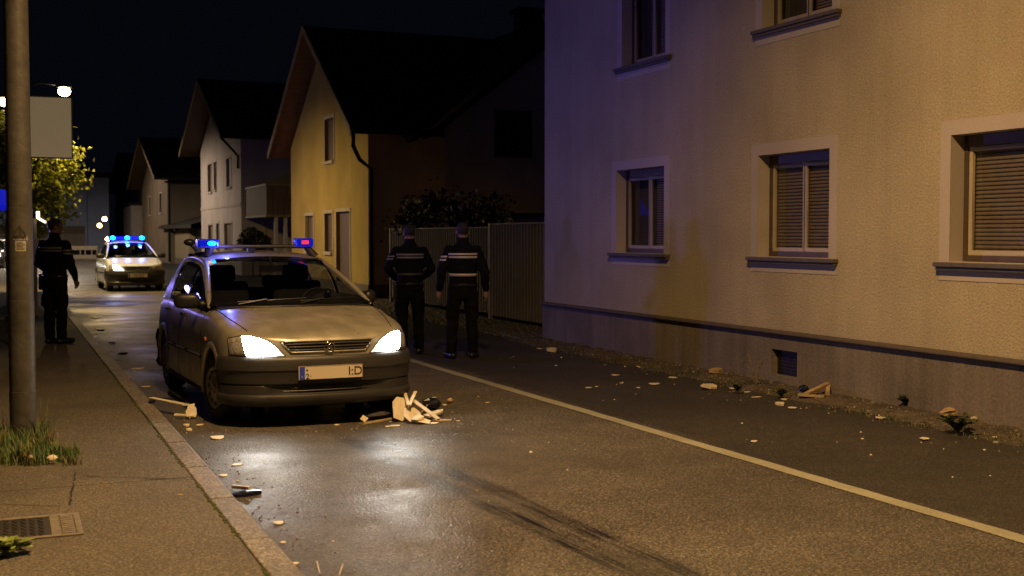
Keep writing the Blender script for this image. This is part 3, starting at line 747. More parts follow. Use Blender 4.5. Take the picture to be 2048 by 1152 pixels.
M_tan = stucco('tan_render', (.24, .19, .14), .3, 30, .08, .15)
Y0 = WX(340, 470, 8.7).y; Y1 = WX(285, 470, 8.7).y
zr3 = WX(291, 276, 8.1).z; ze3 = WX(318, 360, 8.1).z
hl = [hp(8.7, 297, 302, 395, 430), hp(8.7, 319, 324, 388, 426)]
p3, L3 = gabled('tan_house', 'tan gabled house with dark roof behind the far police car', 8.7, Y0, Y1, ze3, zr3, 10, .9, M_tan, hl, eav=.7, soff=mat('dark_soffit', (.07, .04, .025)))
q = MB(); q.tube([(8.64, Y0-.06, ze3+.3), (8.64, Y0-.06, .1)], .06, seg=8); part(q, 'downpipe', M_pipe, p3, L3)
q = MB(); q.tube([(8.4, Y0-.3, ze3-.1), (14, Y0-.3, ze3-.1)], .06, seg=8); part(q, 'side_gutter', M_pipe, p3, L3)
# garage between tan and pale house
gx = 8.9; gy0 = WX(378, 480, gx).y; gy1 = WX(350, 480, gx).y; gy2 = WX(403, 480, gx).y
ga = empty('garage', (gx, gy1, 0)); tag(ga, 'low garage with dark sloping roof and cream pillar beside the pale house', 'garage'); LG = Matrix.Translation((-gx, -gy1, 0))
zt_ = WX(378, 452, gx).z
q = MB(); q.box((gx, gy0, .35), (gx+.6, gy1, zt_)); part(q, 'pillar', mat('cream_render', (.36, .29, .18), .8, var=.1), ga, LG)
q = MB(); q.box((gx-.02, gy0-.02, 0), (gx+.62, gy1+.02, .349)); part(q, 'pillar_base', M_plin, ga, LG)
q = MB(); q.box((gx+.3, gy2+.05, 0), (gx+.4, gy0-.001, zt_-.02)); part(q, 'door', mat('garage_door_dark', (.05, .035, .03), .6, var=.2), ga, LG)
q = MB(); q.face([(gx-.5, gy2, zt_+.05), (gx-.5, gy1+3.5, zt_+.05), (gx+5, gy1+3.5, zt_+1.6), (gx+5, gy2, zt_+1.6)]); q.face([(gx-.5, gy2, zt_+.05), (gx-.5, gy1+3.5, zt_+.05), (gx-.5, gy1+3.5, zt_-.12), (gx-.5, gy2, zt_-.12)]); q.face([(gx-.5, gy2, zt_-.12), (gx-.5, gy1+3.5, zt_-.12), (gx+5, gy1+3.5, zt_-.12), (gx+5, gy2, zt_-.12)]); part(q, 'roof', M_roof, ga, LG)
q = MB(); 
for yy in (gy1+1.4, gy1+3.3): q.box((gx-.1, yy, 0), (gx+.02, yy+.14, zt_-.121))
part(q, 'canopy_post', mat('dark_post', (.05, .04, .04), .6), ga, LG)
q = MB(); p_ = WX(357, 460, gx); q.tube([(gx-.005, p_.y, p_.z), (gx-.25, p_.y, p_.z)], [.05, .09], seg=8); part(q, 'wall_lamp', M_pipe, ga, LG)
# poster wall under the canopy of the tan house
q = MB(); a = WX(334, 478, 9.3); b_ = WX(318, 492, 9.3); 
pw = empty('poster_wall', (9.3, a.y, 0)); tag(pw, 'pale wall panel with a reddish poster between tan house and garage', 'wall panel'); LP_ = Matrix.Translation((-9.3, -a.y, 0))
q.box((9.3, a.y, 0), (9.4, b_.y, 2.5)); part(q, 'panel', M_pink, pw, LP_)
q = MB(); q.box((9.285, a.y+.15, WX(334, 492, 9.3).z), (9.299, b_.y-.15, WX(334, 478, 9.3).z)); part(q, 'poster', mat('red_poster', (.30, .10, .08), .7, var=.4, vscale=2), pw, LP_)

# rear house whose dark gable rises behind the fence
yr = 28.6
e0 = WY(889, 240, yr); e1 = WY(1092, 82, yr); k = (e1.z-e0.z)/(e1.x-e0.x); xm = e1.x+1.5; zp = e1.z+1.5*k
rh = empty('rear_house', (e0.x, yr, 0)); tag(rh, 'dark rear house with sloping gable and one barred window, rising behind the fence', 'house'); LR = Matrix.Translation((-e0.x, -yr, 0))
hw = (WY(990, 268, yr).x, WY(1060, 268, yr).x, WY(1025, 311, yr).z, WY(1025, 226, yr).z)
M_rear = stucco('lightened_rear_render', (.62, .50, .42), .3, 30, .1, .15)  # wall colour lightened in place of weak ambient light on the shaded gable
q = MB(); holed(q, 'Y', yr, e0.x, xm+4, 0, e0.z, [hw] , M_rear)
# upper gable part with the window cut by stacked strips
holes = [hw]
zs = [e0.z+(zp-e0.z)*i/12 for i in range(13)]
for z0, z1 in zip(zs, zs[1:]):
    xa, xb = e0.x+(z0-e0.z)/k, e0.x+(z1-e0.z)/k; xr2 = xm+(xm-e0.x)
    q.face([(xa, yr, z0), (2*xm-xa, yr, z0), (2*xm-xb, yr, z1), (xb, yr, z1)], M_rear)
part(q, 'wall', None, rh, LR)
q = MB()
for s_ in (0, 1):
    xe = e0.x-.5 if s_ == 0 else 2*xm-e0.x+.5
    ze__ = e0.z-.5*k
    q.face([(xe, yr-.5, ze__+.1), (xm, yr-.5, zp+.1), (xm, yr+8, zp+.1), (xe, yr+8, ze__+.1)][::(-1 if s_ == 0 else 1)]); q.face([(xe, yr-.5, ze__-.1), (xm, yr-.5, zp-.1), (xm, yr-.5, zp+.1), (xe, yr-.5, ze__+.1)]); q.face([(xe, yr-.5, ze__-.1), (xm, yr-.5, zp-.1), (xm, yr+8, zp-.1), (xe, yr+8, ze__-.1)])
part(q, 'roof', M_roof, rh, LR)
q = MB(); a0, a1, c0, c1 = hw
q.box((a0, yr-.03, c0), (a1, yr-.005, c1)); wn = part(q, 'window', mat('night_pane', (.02, .02, .022), .15), rh, LR)
q = MB()
for i in range(4): x = lerp(a0, a1, i/3); q.box((x-.03, yr-.06, c0), (x+.03, yr-.031, c1))
q.box((a0-.03, yr-.06, c0-.06), (a1+.03, yr-.031, c0)); q.box((a0-.03, yr-.06, c1), (a1+.03, yr-.031, c1+.06)); part(q, 'frame', mat('dim_frame', (.07, .055, .045), .6), wn, LR)
# shed roof behind the fence, next to the big house
s0 = WY(1022, 432, 25.0)
sh = empty('shed', (s0.x, 25, 0)); tag(sh, 'low shed with flat dark roof edge behind the right end of the fence', 'shed'); LS = Matrix.Translation((-s0.x, -25, 0))
q = MB(); q.box((s0.x+.1, 25.1, 0), (s0.x+3, 27, s0.z-.001)); part(q, 'wall', M_rear, sh, LS)
q = MB(); q.box((s0.x, 24.9, s0.z), (s0.x+3.2, 27.2, s0.z+.07)); part(q, 'roof', M_roof, sh, LS)

# ---------------- dark house, white gable and the blue-grey hall at the end of the street
M_grey = stucco('grey_blue_render', (.27, .33, .52), .2, 20, .05, .10)
M_lowband = stucco('pale_band', (.24, .21, .18), .2, 20, .08, .10)
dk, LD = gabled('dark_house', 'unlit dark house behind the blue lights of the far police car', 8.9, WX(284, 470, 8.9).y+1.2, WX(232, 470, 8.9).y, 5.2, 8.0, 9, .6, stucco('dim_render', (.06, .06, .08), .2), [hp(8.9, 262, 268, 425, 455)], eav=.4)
YE = 90.0
a = WY(60, 470, YE); b_ = WY(170, 470, YE); c_ = WY(219, 470, YE)
ze4 = WY(100, 350, YE).z
hall = empty('hall', (a.x, YE, 0)); tag(hall, 'tall blank blue-grey hall closing the far end of the street', 'building'); LH = Matrix.Translation((-a.x, -YE, 0))
q = MB(); zb4 = WY(100, 467, YE).z
q.box((a.x-3, YE+.02, zb4), (b_.x, YE+8, ze4)); q.box((b_.x+.15, YE+.2, 0), (c_.x, YE+8, ze4-.1)); part(q, 'wall', M_grey, hall, LH)
q = MB(); q.box((a.x-3, YE, 0), (b_.x, YE+8, zb4-.001-.0)); part(q, 'base_band', M_lowband, hall, LH)
q = MB(); z_ = WY(100, 459, YE).z; q.box((a.x-3, YE-.04, zb4+.001), (b_.x+.05, YE+.019, z_+.25)); part(q, 'ledge', mat('ledge_brown', (.12, .09, .07), .7), hall, LH)
q = MB(); q.box((b_.x+.001, YE-.05, 0), (b_.x+.149, YE+.3, ze4)); part(q, 'corner_pipe', M_grey, hall, LH)
q = MB(); q.box((a.x-3.3, YE-.3, ze4+.001), (c_.x+.3, YE+8.3, ze4+.25)); part(q, 'roof', M_roof, hall, LH)
XG = 7.4
wg = empty('white_gable_house', (XG, 82, 0)); tag(wg, 'narrow pale house carrying two warm wall lamps at the far end of the street', 'house'); LW = Matrix.Translation((-XG, -82, 0))
q = MB(); y0 = WX(232, 470, 8.2).y+.5; q.box((8.2, y0, 0), (12, 88, WX(232, 418, 8.2).z)); part(q, 'wall', M_pink, wg, LW)
q = MB(); q.box((8.1, y0-.1, WX(232, 418, 8.2).z+.001), (12, 88, WX(232, 418, 8.2).z+.2)); part(q, 'roof', M_roof, wg, LW)
M_lampE = mat('lamp_glow', (1, .8, .5), .4, emit=(1, .66, .30), estr=24)
for i, (px, py, lab) in enumerate(((209, 438, 'upper warm wall lamp on the narrow pale house at the end of the street'), (199, 451, 'lower warm wall lamp on the narrow pale house at the end of the street'), (215, 478, 'small white door lamp left of the blue lights of the far police car'))):
    p = D(px, py, 74+i*2); o = empty('wall_lamp', p); tag(o, lab, 'lamp', 'small lamps at the far end')
    q = MB(); q.ball((0, 0, 0), .14, None, 12, 8); q.build('globe', M_lampE, o, smooth=True)
    q = MB(); q.box((-.02, -.02, .13), (.02, .7, .18)); q.build('bracket', M_pipe, o)
# long low white wall with dark gaps on the far pavement
a = G(132, 521); q = MB(); y_ = a.y
x0 = WY(134, 500, y_).x; x1 = WY(195, 500, y_).x; zt_ = WY(160, 492, y_).z; zm = WY(160, 500, y_).z
lw = empty('roadside_wall', (x0, y_, 0)); tag(lw, 'low whitish roadside wall with dark gaps in front of the far hall', 'wall'); LL = Matrix.Translation((-x0, -y_, 0))
M_lw = mat('whitewash', (.40, .35, .28), .8, var=.15)
q.box((x0, y_, zm), (x1, y_+.3, zt_)); q.box((x0, y_, 0), (x1, y_+.3, .35))
for f_ in (0, .12, .42, .58, .8, .97): x = lerp(x0, x1, f_); q.box((x, y_, .351), (x+.03*(x1-x0), y_+.3, zm-.001))
part(q, 'wall', M_lw, lw, LL)
q = MB(); q.box((x0, y_+.31, .0), (x1, y_+.35, zt_-.05)); part(q, 'backing', M_dark, lw, LL)
q = MB(); q.box((x0-8, y_-1.6, 0), (x1+.5, y_-.4, .12)); tag(part(q, 'far_kerb', M_kerb), kind='structure')

# ---------------- corrugated fence
XF = 8.45
fn = empty('metal_fence', (XF, 16.8, 0)); tag(fn, 'tall ribbed sheet metal fence with pale posts beside the two officers', 'fence'); LF = Matrix.Translation((-XF, -16.8, 0))
M_fence = mat('ribbed_steel', (.19, .16, .135), .65, .0, var=.12, vscale=2, var2=.15, v2scale=.6)
yp = WX(983, 550, XF).y
def corr(y0, y1, z0, z1):
    q = MB(); rows = []; y = y0; pat = [(0, 0), (.055, 0), (.062, .030), (.098, .030), (.105, 0), (.135, 0)]
    while y < y1:
        for dy, dx in pat[1:]:
            if y+dy > y1: break
            rows.append([(XF-dx, y+dy, z0), (XF-dx, y+dy, z1)])
        y += .135
    q.grid(rows); return q
part(corr(yp+.04, 27.3, .13, 1.74), 'panel', M_fence, fn, LF)
part(corr(16.6, yp-.04, .10, 1.80), 'panel', M_fence, fn, LF)
q = MB(); q.box((XF-.05, yp-.03, 0), (XF+.01, yp+.03, 1.83)); part(q, 'post', mat('pale_post', (.36, .31, .27), .5, .2), fn, LF, bevel=.005)
q = MB(); q.box((XF-.05, 27.3, 0), (XF+.03, 27.36, 1.78)); part(q, 'post', mat('pale_post', (.36, .31, .27)), fn, LF, bevel=.005)
q = MB(); q.box((XF-.03, 16.6, 1.80), (XF+.02, yp-.04, 1.83)); q.box((XF-.03, yp+.04, 1.741), (XF+.02, 27.3, 1.765)); q.box((XF+.005, 16.6, .35), (XF+.04, 27.3, .40)); q.box((XF+.005, 16.6, 1.5), (XF+.04, 27.3, 1.55)); part(q, 'rail', M_fence, fn, LF)
# ================================================================ CARS
M_tyre = mat('tyre_rubber', (.018, .017, .016), .85, var=.3, vscale=20, bump=.4, bscale=60)
M_steel = mat('wheel_cover', (.30, .27, .23), .5, .4, var=.25, vscale=12)
M_plas = mat('dark_bumper_plastic', (.030, .028, .027), .42, var=.22, vscale=5, bump=.12, bscale=300, spec=.45)
M_blackp = mat('black_plastic', (.015, .015, .016), .4, var=.15)
M_seat = mat('seat_cloth', (.014, .013, .014), .95, var=.2, vscale=8)
M_int = mat('cabin_lining', (.02, .02, .021), .9)
M_chrome = mat('chrome', (.6, .58, .55), .15, 1, var=.05)
M_cglass = glassmat('car_glass', (.62, .64, .66), rough=.01)
M_plate = mat('plate_cream', (.62, .54, .40), .5, var=.05)
M_pblue = mat('plate_blue', (.03, .06, .45), .5, var=.05)
M_ink = mat('plate_ink', (.05, .025, .015), .6)
M_head = mat('lit_headlight', (1, 1, 1), .2, emit=(1, .97, .88), estr=45)
def reflector(m, cx, cz, r0, r1, hi, lo):     # the reflector is brightest round the bulb
    n = m.node_tree.nodes; L = m.node_tree.links; p = n['Principled BSDF']; tc = n.new('ShaderNodeTexCoord'); ab = n.new('ShaderNodeVectorMath'); ab.operation = 'ABSOLUTE'; L.new(tc.outputs['Object'], ab.inputs[0])
    ml = n.new('ShaderNodeVectorMath'); ml.operation = 'MULTIPLY'; ml.inputs[1].default_value = (1, 0, 1); L.new(ab.outputs[0], ml.inputs[0])
    ds = n.new('ShaderNodeVectorMath'); ds.operation = 'DISTANCE'; ds.inputs[1].default_value = (cx, 0, cz); L.new(ml.outputs[0], ds.inputs[0])
    r = n.new('ShaderNodeMapRange'); r.interpolation_type = 'SMOOTHSTEP'; r.inputs[1].default_value = r0; r.inputs[2].default_value = r1; r.inputs[3].default_value = hi; r.inputs[4].default_value = lo
    L.new(ds.outputs['Value'], r.inputs[0]); L.new(r.outputs[0], p.inputs['Emission Strength'])
reflector(M_head, .575, .685, .04, .20, 90, .8)
M_headdim = mat('clear_lens', (.35, .33, .30), .08, var=.6, vscale=60, bump=.8, bscale=45, spec=.8, coat=1)
M_blueE = mat('blue_beacon', (.02, .06, .5), .2, emit=(.0, .22, 1), estr=26)
M_blueD = mat('blue_lens', (.006, .010, .16), .15, emit=(.0, .02, 1), estr=.30, coat=1)
M_redE = mat('red_lamp', (.4, .02, .03), .2, emit=(1, .03, .06), estr=1.2)
M_orange = mat('orange_lens', (.5, .14, .02), .25, var=.1)
M_frit = mat('glass_border', (.008, .008, .009), .12)
def paintmat(name, col, metal, rough=.33, dust=True):
    m = mat(name, col, rough, metal, var=.07, vscale=3, bump=.02, bscale=4, coat=.7, var2=.10, v2scale=2.2)
    n = m.node_tree.nodes; L = m.node_tree.links; p = n['Principled BSDF']
    if dust:      # dusty, blotchy clear coat
        tc = n.new('ShaderNodeTexCoord'); no = n.new('ShaderNodeTexNoise'); no.inputs['Scale'].default_value = 7; no.inputs['Detail'].default_value = 7; L.new(tc.outputs['Object'], no.inputs['Vector'])
        r = n.new('ShaderNodeMapRange'); r.inputs[1].default_value = .35; r.inputs[2].default_value = .68; r.inputs[3].default_value = rough-.06; r.inputs[4].default_value = rough+.22
        L.new(no.outputs[0], r.inputs[0]); L.new(r.outputs[0], p.inputs['Roughness'])
        p.inputs['Coat Roughness'].default_value = .22
    return m
AX = 1.22; RW = .288; AR = .345; Wd = .805
def make_car(name, label, cat, loc, rz, paint, lamps=(True, True), bar='single', seed=1, detail=True, seats=True, group=None, bumper_tail=None):
    rnd = random.Random(seed)
    car = empty(name, loc, rz); tag(car, label, cat, group)
    ZB = .50
    topt = [(-1.82, .88), (-1.7, .96), (-1.2, 1.0), (-.4, .985), (.5, .965), (.8, .962), (1.02, .955), (1.3, .905), (1.6, .845), (1.94, .765)]
    secs = [(.985, -1.02), (1.0, -.7), (1.003, -.35), (1.0, 0), (.998, .25), (.99, .5), (.968, .73), (.935, .88), (.87, .955), (.72, .99), (.4, 1.01), (0, 1.02)]
    # dense section parameter
    def sec(t):
        n = len(secs)-1; f = t*n; return (sinterp([(i, s[0]) for i, s in enumerate(secs)], f), sinterp([(i, s[1]) for i, s in enumerate(secs)], f))
    NT = 44; ts = [sec(i/NT) for i in range(NT+1)]
    tcut = next(i for i, s in enumerate(ts) if s[1] > .885)       # belt line index
    yN, bN, yR, bR = 1.42, .52, -1.50, .32
    def k_at(y):
        if y > yN: u = min(1, (y-yN)/bN); return max(0, 1-u**2.7)**(1/2.7), max(0, 1-u**9)**(1/9)
        if y < yR: u = min(1, (yR-y)/bR); return max(0, 1-u**3.2)**(1/3.2), max(0, 1-u**7)**(1/7)
        return 1, 1
    def row(y):
        kx, kz = k_at(y); h = (interp_s(topt, y)-ZB)/1.02; r_ = []
        wy = Wd*(1-.02*max(0, (abs(y)-.6)))
        for fx, fz in ts:
            z = ZB+fz*h*kz if fz > 0 else ZB+fz*.30
            yy = y
            if fz < -.05 and y > yN: yy = yN+(y-yN)*.80
            if fz < -.05 and y < yR: yy = yR+(y-yR)*.80
            r_.append((wy*fx*kx, yy, z))
        return r_
    interp_s = sinterp
    ysb = []; y = yR
    while y < yN: ysb.append(y); y += .035
    nose = [yN+bN*math.sin(a) for a in [R(90)*i/34 for i in range(35)]]
    tail = [yR-bR*math.sin(R(90)*i/16) for i in range(16, 0, -1)]
    ys = tail+ysb+nose
    ycab0, ycab1 = -1.62, .80
    bm = bmesh.new(); vr = []
    for y in ys: vr.append([bm.verts.new(p) for p in row(y)])
    for i in range(len(ys)-1):
        yc = (ys[i]+ys[i+1])/2
        for j in range(NT):
            if ycab0 < yc < ycab1 and j >= tcut: continue
            try: bm.faces.new((vr[i][j], vr[i][j+1], vr[i+1][j+1], vr[i+1][j]))
            except ValueError: pass
    # wheel arches
    for wy in (AX, -AX):
        kill = [f for f in bm.faces if (f.calc_center_median()-Vector((f.calc_center_median().x, wy, RW))).length < AR-.012 and f.calc_center_median().z < .75]
        bmesh.ops.delete(bm, geom=kill, context='FACES')
    for v in bm.verts:
        if v.is_boundary and v.co.x > .3:
            for wy in (AX, -AX):
                d = math.hypot(v.co.y-wy, v.co.z-RW)
                if d < AR+.03 and v.co.z > .205:
                    s_ = AR/d; v.co.y = wy+(v.co.y-wy)*s_; v.co.z = RW+(v.co.z-RW)*s_
    geom = bm.verts[:]+bm.edges[:]+bm.faces[:]
    dup = bmesh.ops.duplicate(bm, geom=geom)['geom']
    for v in [e for e in dup if isinstance(e, bmesh.types.BMVert)]: v.co.x *= -1
    bmesh.ops.reverse_faces(bm, faces=[e for e in dup if isinstance(e, bmesh.types.BMFace)])
    bmesh.ops.remove_doubles(bm, verts=bm.verts, dist=1e-4); bmesh.ops.recalc_face_normals(bm, faces=bm.faces)
    bmesh.ops.dissolve_degenerate(bm, dist=1e-5, edges=bm.edges)
    tree = BVHTree.FromBMesh(bm)
    shell = bpy.data.meshes.new('body'); bm.to_mesh(shell); bm.free()
    def front(x, z, off=0.0):
        h = tree.ray_cast(Vector((x, 3.2, z)), Vector((0, -1, 0)))
        if h[0] is None: return Vector((x, 1.45, z)), Vector((0, 1, 0))
        n = h[1]; n = n if n.y > 0 else -n
        return h[0]+n*off, n
    def side(y, z, sx=1, off=.002):
        h = tree.ray_cast(Vector((2*sx, y, z)), Vector((-sx, 0, 0)))
        if h[0] is None: return Vector((.8*sx, y, z))
        return h[0]+Vector((sx*off, 0, 0))
    def top(x, y, off=.002):
        h = tree.ray_cast(Vector((x, y, 3)), Vector((0, 0, -1)))
        return (h[0] if h[0] else Vector((x, y, .9)))+Vector((0, 0, off))
    # ----- greenhouse curves
    rail = [(.80, .735, .955), (.50, .685, 1.09), (.10, .615, 1.245), (-.20, .572, 1.335), (-.45, .568, 1.372), (-.85, .572, 1.385), (-1.25, .560, 1.355), (-1.42, .565, 1.31), (-1.60, .62, 1.14), (-1.74, .68, .975)]
    rx = [(a, b) for a, b, c in rail]; rzt = [(a, c) for a, b, c in rail]
    def railp(y): return sinterp(rx, y), sinterp(rzt, y)
    def belt(y):
        r_ = row(max(y, -1.62))[tcut]; return r_[0], r_[2]
    B = MB()
    cols = [.80, .74, .66, .60, .52, .44, .36, .28, .20, .12, .04, -.04, -.12, -.20, -.245, -.30, -.36, -.46, -.56, -.66, -.76, -.86, -.96, -1.06, -1.14, -1.20, -1.30, -1.40, -1.50, -1.58, -1.66, -1.74]
    tt = [0, .045, .09, .2, .32, .45, .58, .7, .80, .88, .94, 1]
    def spt(y, t, sx, off=0):
        xb, zb = belt(y); xr, zr = railp(y)
        return Vector((sx*(lerp(xb, xr, t)+.028*math.sin(math.pi*min(1, t))*min(1, (zr-zb)/.3)+off), y, lerp(zb, zr, t)))
    G_ = {1: MB(), -1: MB()}; K = MB()
    for sx in (1, -1):
        rows = [[spt(y, t, sx) for t in tt] for y in cols]
        def kind(a, b):
            y = (cols[a]+cols[a+1])/2; t = (tt[b]+tt[b+1])/2
            if y < -1.14: return 'p'
            if t > .88: return 'p'
            if -.30 < y < -.20 or t < .09 or t > .80 or y < -1.06 or y > .60: return 'k'
            return 'g'
        B.grid(rows, cells=lambda a, b: kind(a, b) == 'p')
        K = MB(); K.grid([[p+Vector((sx*.002, 0, 0)) for p in r_] for r_ in rows], cells=lambda a, b: kind(a, b) == 'k'); K.build('window_trim', M_frit, car, smooth=True)
        for rear in (0, 1):
            K = MB(); K.grid([[p-Vector((sx*.006, 0, 0)) for p in r_] for r_ in rows], cells=lambda a, b: kind(a, b) == 'g' and ((cols[a]+cols[a+1])/2 < -.25) == bool(rear)); K.build('side_window', M_cglass, car, smooth=True)
        # pillars swept along the rail
        pts = [Vector((sx*(railp(y)[0]-.012), y, railp(y)[1]-.004)) for y in [lerp(.80, -.25, i/14) for i in range(15)]]
        B.tube(pts, [.010, .018, .023]+[.026]*12, seg=10)
        pts = [Vector((sx*(railp(y)[0]-.010), y, railp(y)[1]-.012)) for y in [lerp(-.2, -1.74, i/24) for i in range(25)]]
        B.tube(pts, .026, seg=10)
    # roof panel
    rowsR = []
    for i in range(17):
        v = i/16; y = lerp(-.19, -1.43, v); xr, zr = railp(y)
        rowsR.append([Vector((xr*s_, y+(.07*(1-s_*s_) if v < .5 else -.06*(1-s_*s_))*abs(1-2*v)**2, zr+.006+.052*(1-abs(s_)**2.4)*(1-.25*abs(1-2*v)**3))) for s_ in [-1+2*j/20 for j in range(21)]])
    B.grid(rowsR)
    # windscreen and rear window
    def screen(bot, topc, bulge):
        cu = [-1, -.975, -.93, -.8, -.6, -.4, -.2, 0, .2, .4, .6, .8, .93, .975, 1]; cv = [0, .02, .05, .12, .25, .4, .55, .7, .82, .92, .96, 1]
        rows = []
        for v in cv: rows.append([bot(u).lerp(topc(u), v)+bulge*math.sin(math.pi*v)*(1-u*u) for u in cu])
        return cu, cv, rows
    WB = lambda u: Vector((.725*u, 1.0-.20*abs(u)**2.2, .968-.004*u*u)); WT = lambda u: Vector((.575*u, -.12-.07*u*u, 1.392-.052*abs(u)**2.4))
    cu, cv, rows = screen(WB, WT, Vector((0, .035, .04)))
    WS = MB(); FR = MB()
    inn = lambda a, b: 1 <= b <= len(cu)-3 and 2 <= a <= len(cv)-4
    FR.grid([[p+Vector((0, .002, .002)) for p in r_] for r_ in rows], cells=lambda a, b: not inn(a, b)); WS.grid(rows, cells=inn)
    RB = lambda u: Vector((.66*u, -1.79+.05*u*u, .985)); RTp = lambda u: Vector((.55*u, -1.49+.05*u*u, 1.345-.03*u*u))
    cu2, cv2, rows2 = screen(RB, RTp, Vector((0, -.03, .02)))
    RW_ = MB(); RW_.grid(rows2, cells=lambda a, b: inn(a, b)); B.grid(rows2, cells=lambda a, b: not inn(a, b))
    # join the shell with the greenhouse
    B.mats = [paint]; B.m = [0]*len(B.m)
    gm = B.mesh('body', True)
    bm = bmesh.new(); bm.from_mesh(shell); bm.from_mesh(gm)
    bm.to_mesh(shell); bm.free(); shell.materials.clear(); shell.materials.append(paint); shell.polygons.foreach_set('use_smooth', [True]*len(shell.polygons)); shell.polygons.foreach_set('material_index', [0]*len(shell.polygons))
    body = bpy.data.objects.new('body', shell); C.objects.link(body); body.parent = car
    FR.build('windscreen_border', M_frit, car, smooth=True)
    WS.build('windscreen', M_cglass, car, smooth=True); RW_.build('rear_window', M_cglass, car, smooth=True)
    # wheel-arch lips and liners
    for sx in (1, -1):
        for wy in (AX, -AX):
            q = MB(); ql = MB()
            ring = []
            for i in range(41):
                a = R(-14)+R(208)*i/40; c_, s_ = math.cos(a), math.sin(a); y, z = wy+AR*c_, RW+AR*s_
                xs = side(wy+(AR+.012)*c_, max(.22, RW+(AR+.012)*s_), sx, .0).x*sx; xo = side(wy+(AR+.055)*c_, max(.22, RW+(AR+.055)*s_), sx, 0).x*sx
                ring.append([Vector((sx*(xo+.001), wy+(AR+.05)*c_, RW+(AR+.05)*s_)), Vector((sx*(xs+.012), wy+(AR+.02)*c_, RW+(AR+.02)*s_)), Vector((sx*(xs+.010), y, z)), Vector((sx*(xs-.02), y, z))])
            q.grid(ring)
            ql.grid([[Vector((sx*.79, wy+(AR+.004)*math.cos(a), RW+(AR+.004)*math.sin(a))), Vector((sx*.40, wy+(AR+.004)*math.cos(a), RW+(AR+.004)*math.sin(a)))] for a in [R(-10)+R(200)*i/20 for i in range(21)]])
            ql.face([Vector((sx*.42, wy+(AR+.01)*math.cos(R(360)*i/20), RW+(AR+.01)*math.sin(R(360)*i/20))) for i in range(20)])
            q.build('arch_lip', paint, body, smooth=True); ql.build('wheel_well', M_int, body, smooth=True)
    q = MB(); q.box((-.70, -1.7, .26), (.70, 1.7, .30)); q.box((-.72, -1.6, .301), (-.69, .9, .93)); q.box((.69, -1.6, .301), (.72, .9, .93)); q.box((-.6, 1.0, .30), (.6, 1.6, .62)); q.build('floor_pan', M_int, car)
    # wheels
    for sx in (1, -1):
        for wy in (AX, -AX):
            wo = MB(); Mw = Matrix.Translation((sx*.690, wy, RW)) @ Matrix.Rotation(R(9) if (wy > 0 and detail) else 0, 4, 'Z') @ Matrix.Rotation(R(90)*sx, 4, 'Y')
            w_ = .085
            prof = [(.175, -w_), (.235, -w_-.004), (.272, -w_+.006), (.285, -w_+.025), (.288, -.04), (.284, -.035), (.288, -.03), (.288, -.005), (.284, 0), (.288, .005), (.288, .03), (.284, .035), (.288, .04), (.285, w_-.025), (.272, w_-.006), (.235, w_+.004), (.195, w_), (.178, w_-.012)]
            wo.lathe(prof, Mw, seg=40); wh = wo.build('wheel', M_tyre, car, smooth=True)
            rm = MB(); rm.lathe([(.178, -w_), (.178, w_-.012), (.186, w_-.004), (.176, w_+.004), (.160, w_-.006), (.140, w_-.016), (.085, w_-.004), (.06, w_+.004), (.035, w_+.006), (0.0001, w_+.006)], Mw, seg=40)
            rm_ = rm.build('rim', M_steel, wh, smooth=True)
            sl = MB()
            for i in range(12):
                a = R(30)*i; Ms = Mw @ Matrix.Rotation(a, 4, 'Z') @ Matrix.Translation((.142, 0, w_-.010)); sl.box((-.013, -.016, -.004), (.013, .016, .004), None, Ms)
            for i in range(4):
                a = R(90)*i+.4; Ms = Mw @ Matrix.Rotation(a, 4, 'Z') @ Matrix.Translation((.045, 0, w_+.006)); sl.box((-.008, -.008, -.003), (.008, .008, .004), None, Ms)
            sl.build('vent_holes', M_blackp, rm_)
    # bumpers (dark plastic) wrapping round both ends
    def bumper(fr):
        prof = [(.600, -.045), (.598, .004), (.590, .014), (.565, .022), (.52, .030), (.487, .033), (.480, .027), (.470, .022), (.42, .020), (.375, .016), (.365, .002), (.355, -.016), (.30, -.018), (.285, -.012), (.278, .020), (.262, .028), (.235, .026), (.21, .016), (.19, -.005), (.175, -.05)]
        rows = []; ss = [-1+2*i/72 for i in range(73)]
        for u in ss:
            a = R(90)*u*.0
            # superellipse plan
            th = R(90)*u; yc, bb, nn = (yN, bN, 2.7) if fr else (yR, bR, 3.2)
            cx, sy = abs(math.sin(th))**(2/nn), abs(math.cos(th))**(2/nn)
            x = Wd*cx*(1 if u > 0 else -1)*.985; y = yc+bb*sy if fr else yc-bb*sy
            nx, ny = (abs(x)/Wd)**(nn-1)/Wd, (abs(y-yc)/bb)**(nn-1)/bb; l = math.hypot(nx, ny); nx, ny = nx/l*(1 if x > 0 else -1), ny/l*(1 if fr else -1)
            rec = max(0, 1-(abs(x)/.52)**6)
            r_ = []
            for z, o in prof:
                if -.03 < o < 0 and .28 < z < .36: o = lerp(.012, o, rec)
                r_.append(Vector((x+nx*o, y+ny*o, z)))
            rows.append(r_)
        def ext(r_, sg, y1):
            return [[Vector((p.x, lerp(p.y, y1, k), p.z)) for p in r_] for k in (1, .66, .33)]
        yend = (AX+AR-.015) if fr else -(AX+AR-.02)
        rows = [r_ for r_ in rows]
        keep = []
        for r_ in rows:
            yy = r_[4].y
            keep.append([Vector((p.x, max(p.y, yend) if fr else min(p.y, yend), p.z)) for p in r_])
        q = MB(); q.grid(keep); return q
    fb = bumper(True).build('front_bumper', M_plas, car, smooth=True, autosmooth=35); rb = bumper(False).build('rear_bumper', M_plas, car, smooth=True, autosmooth=35)
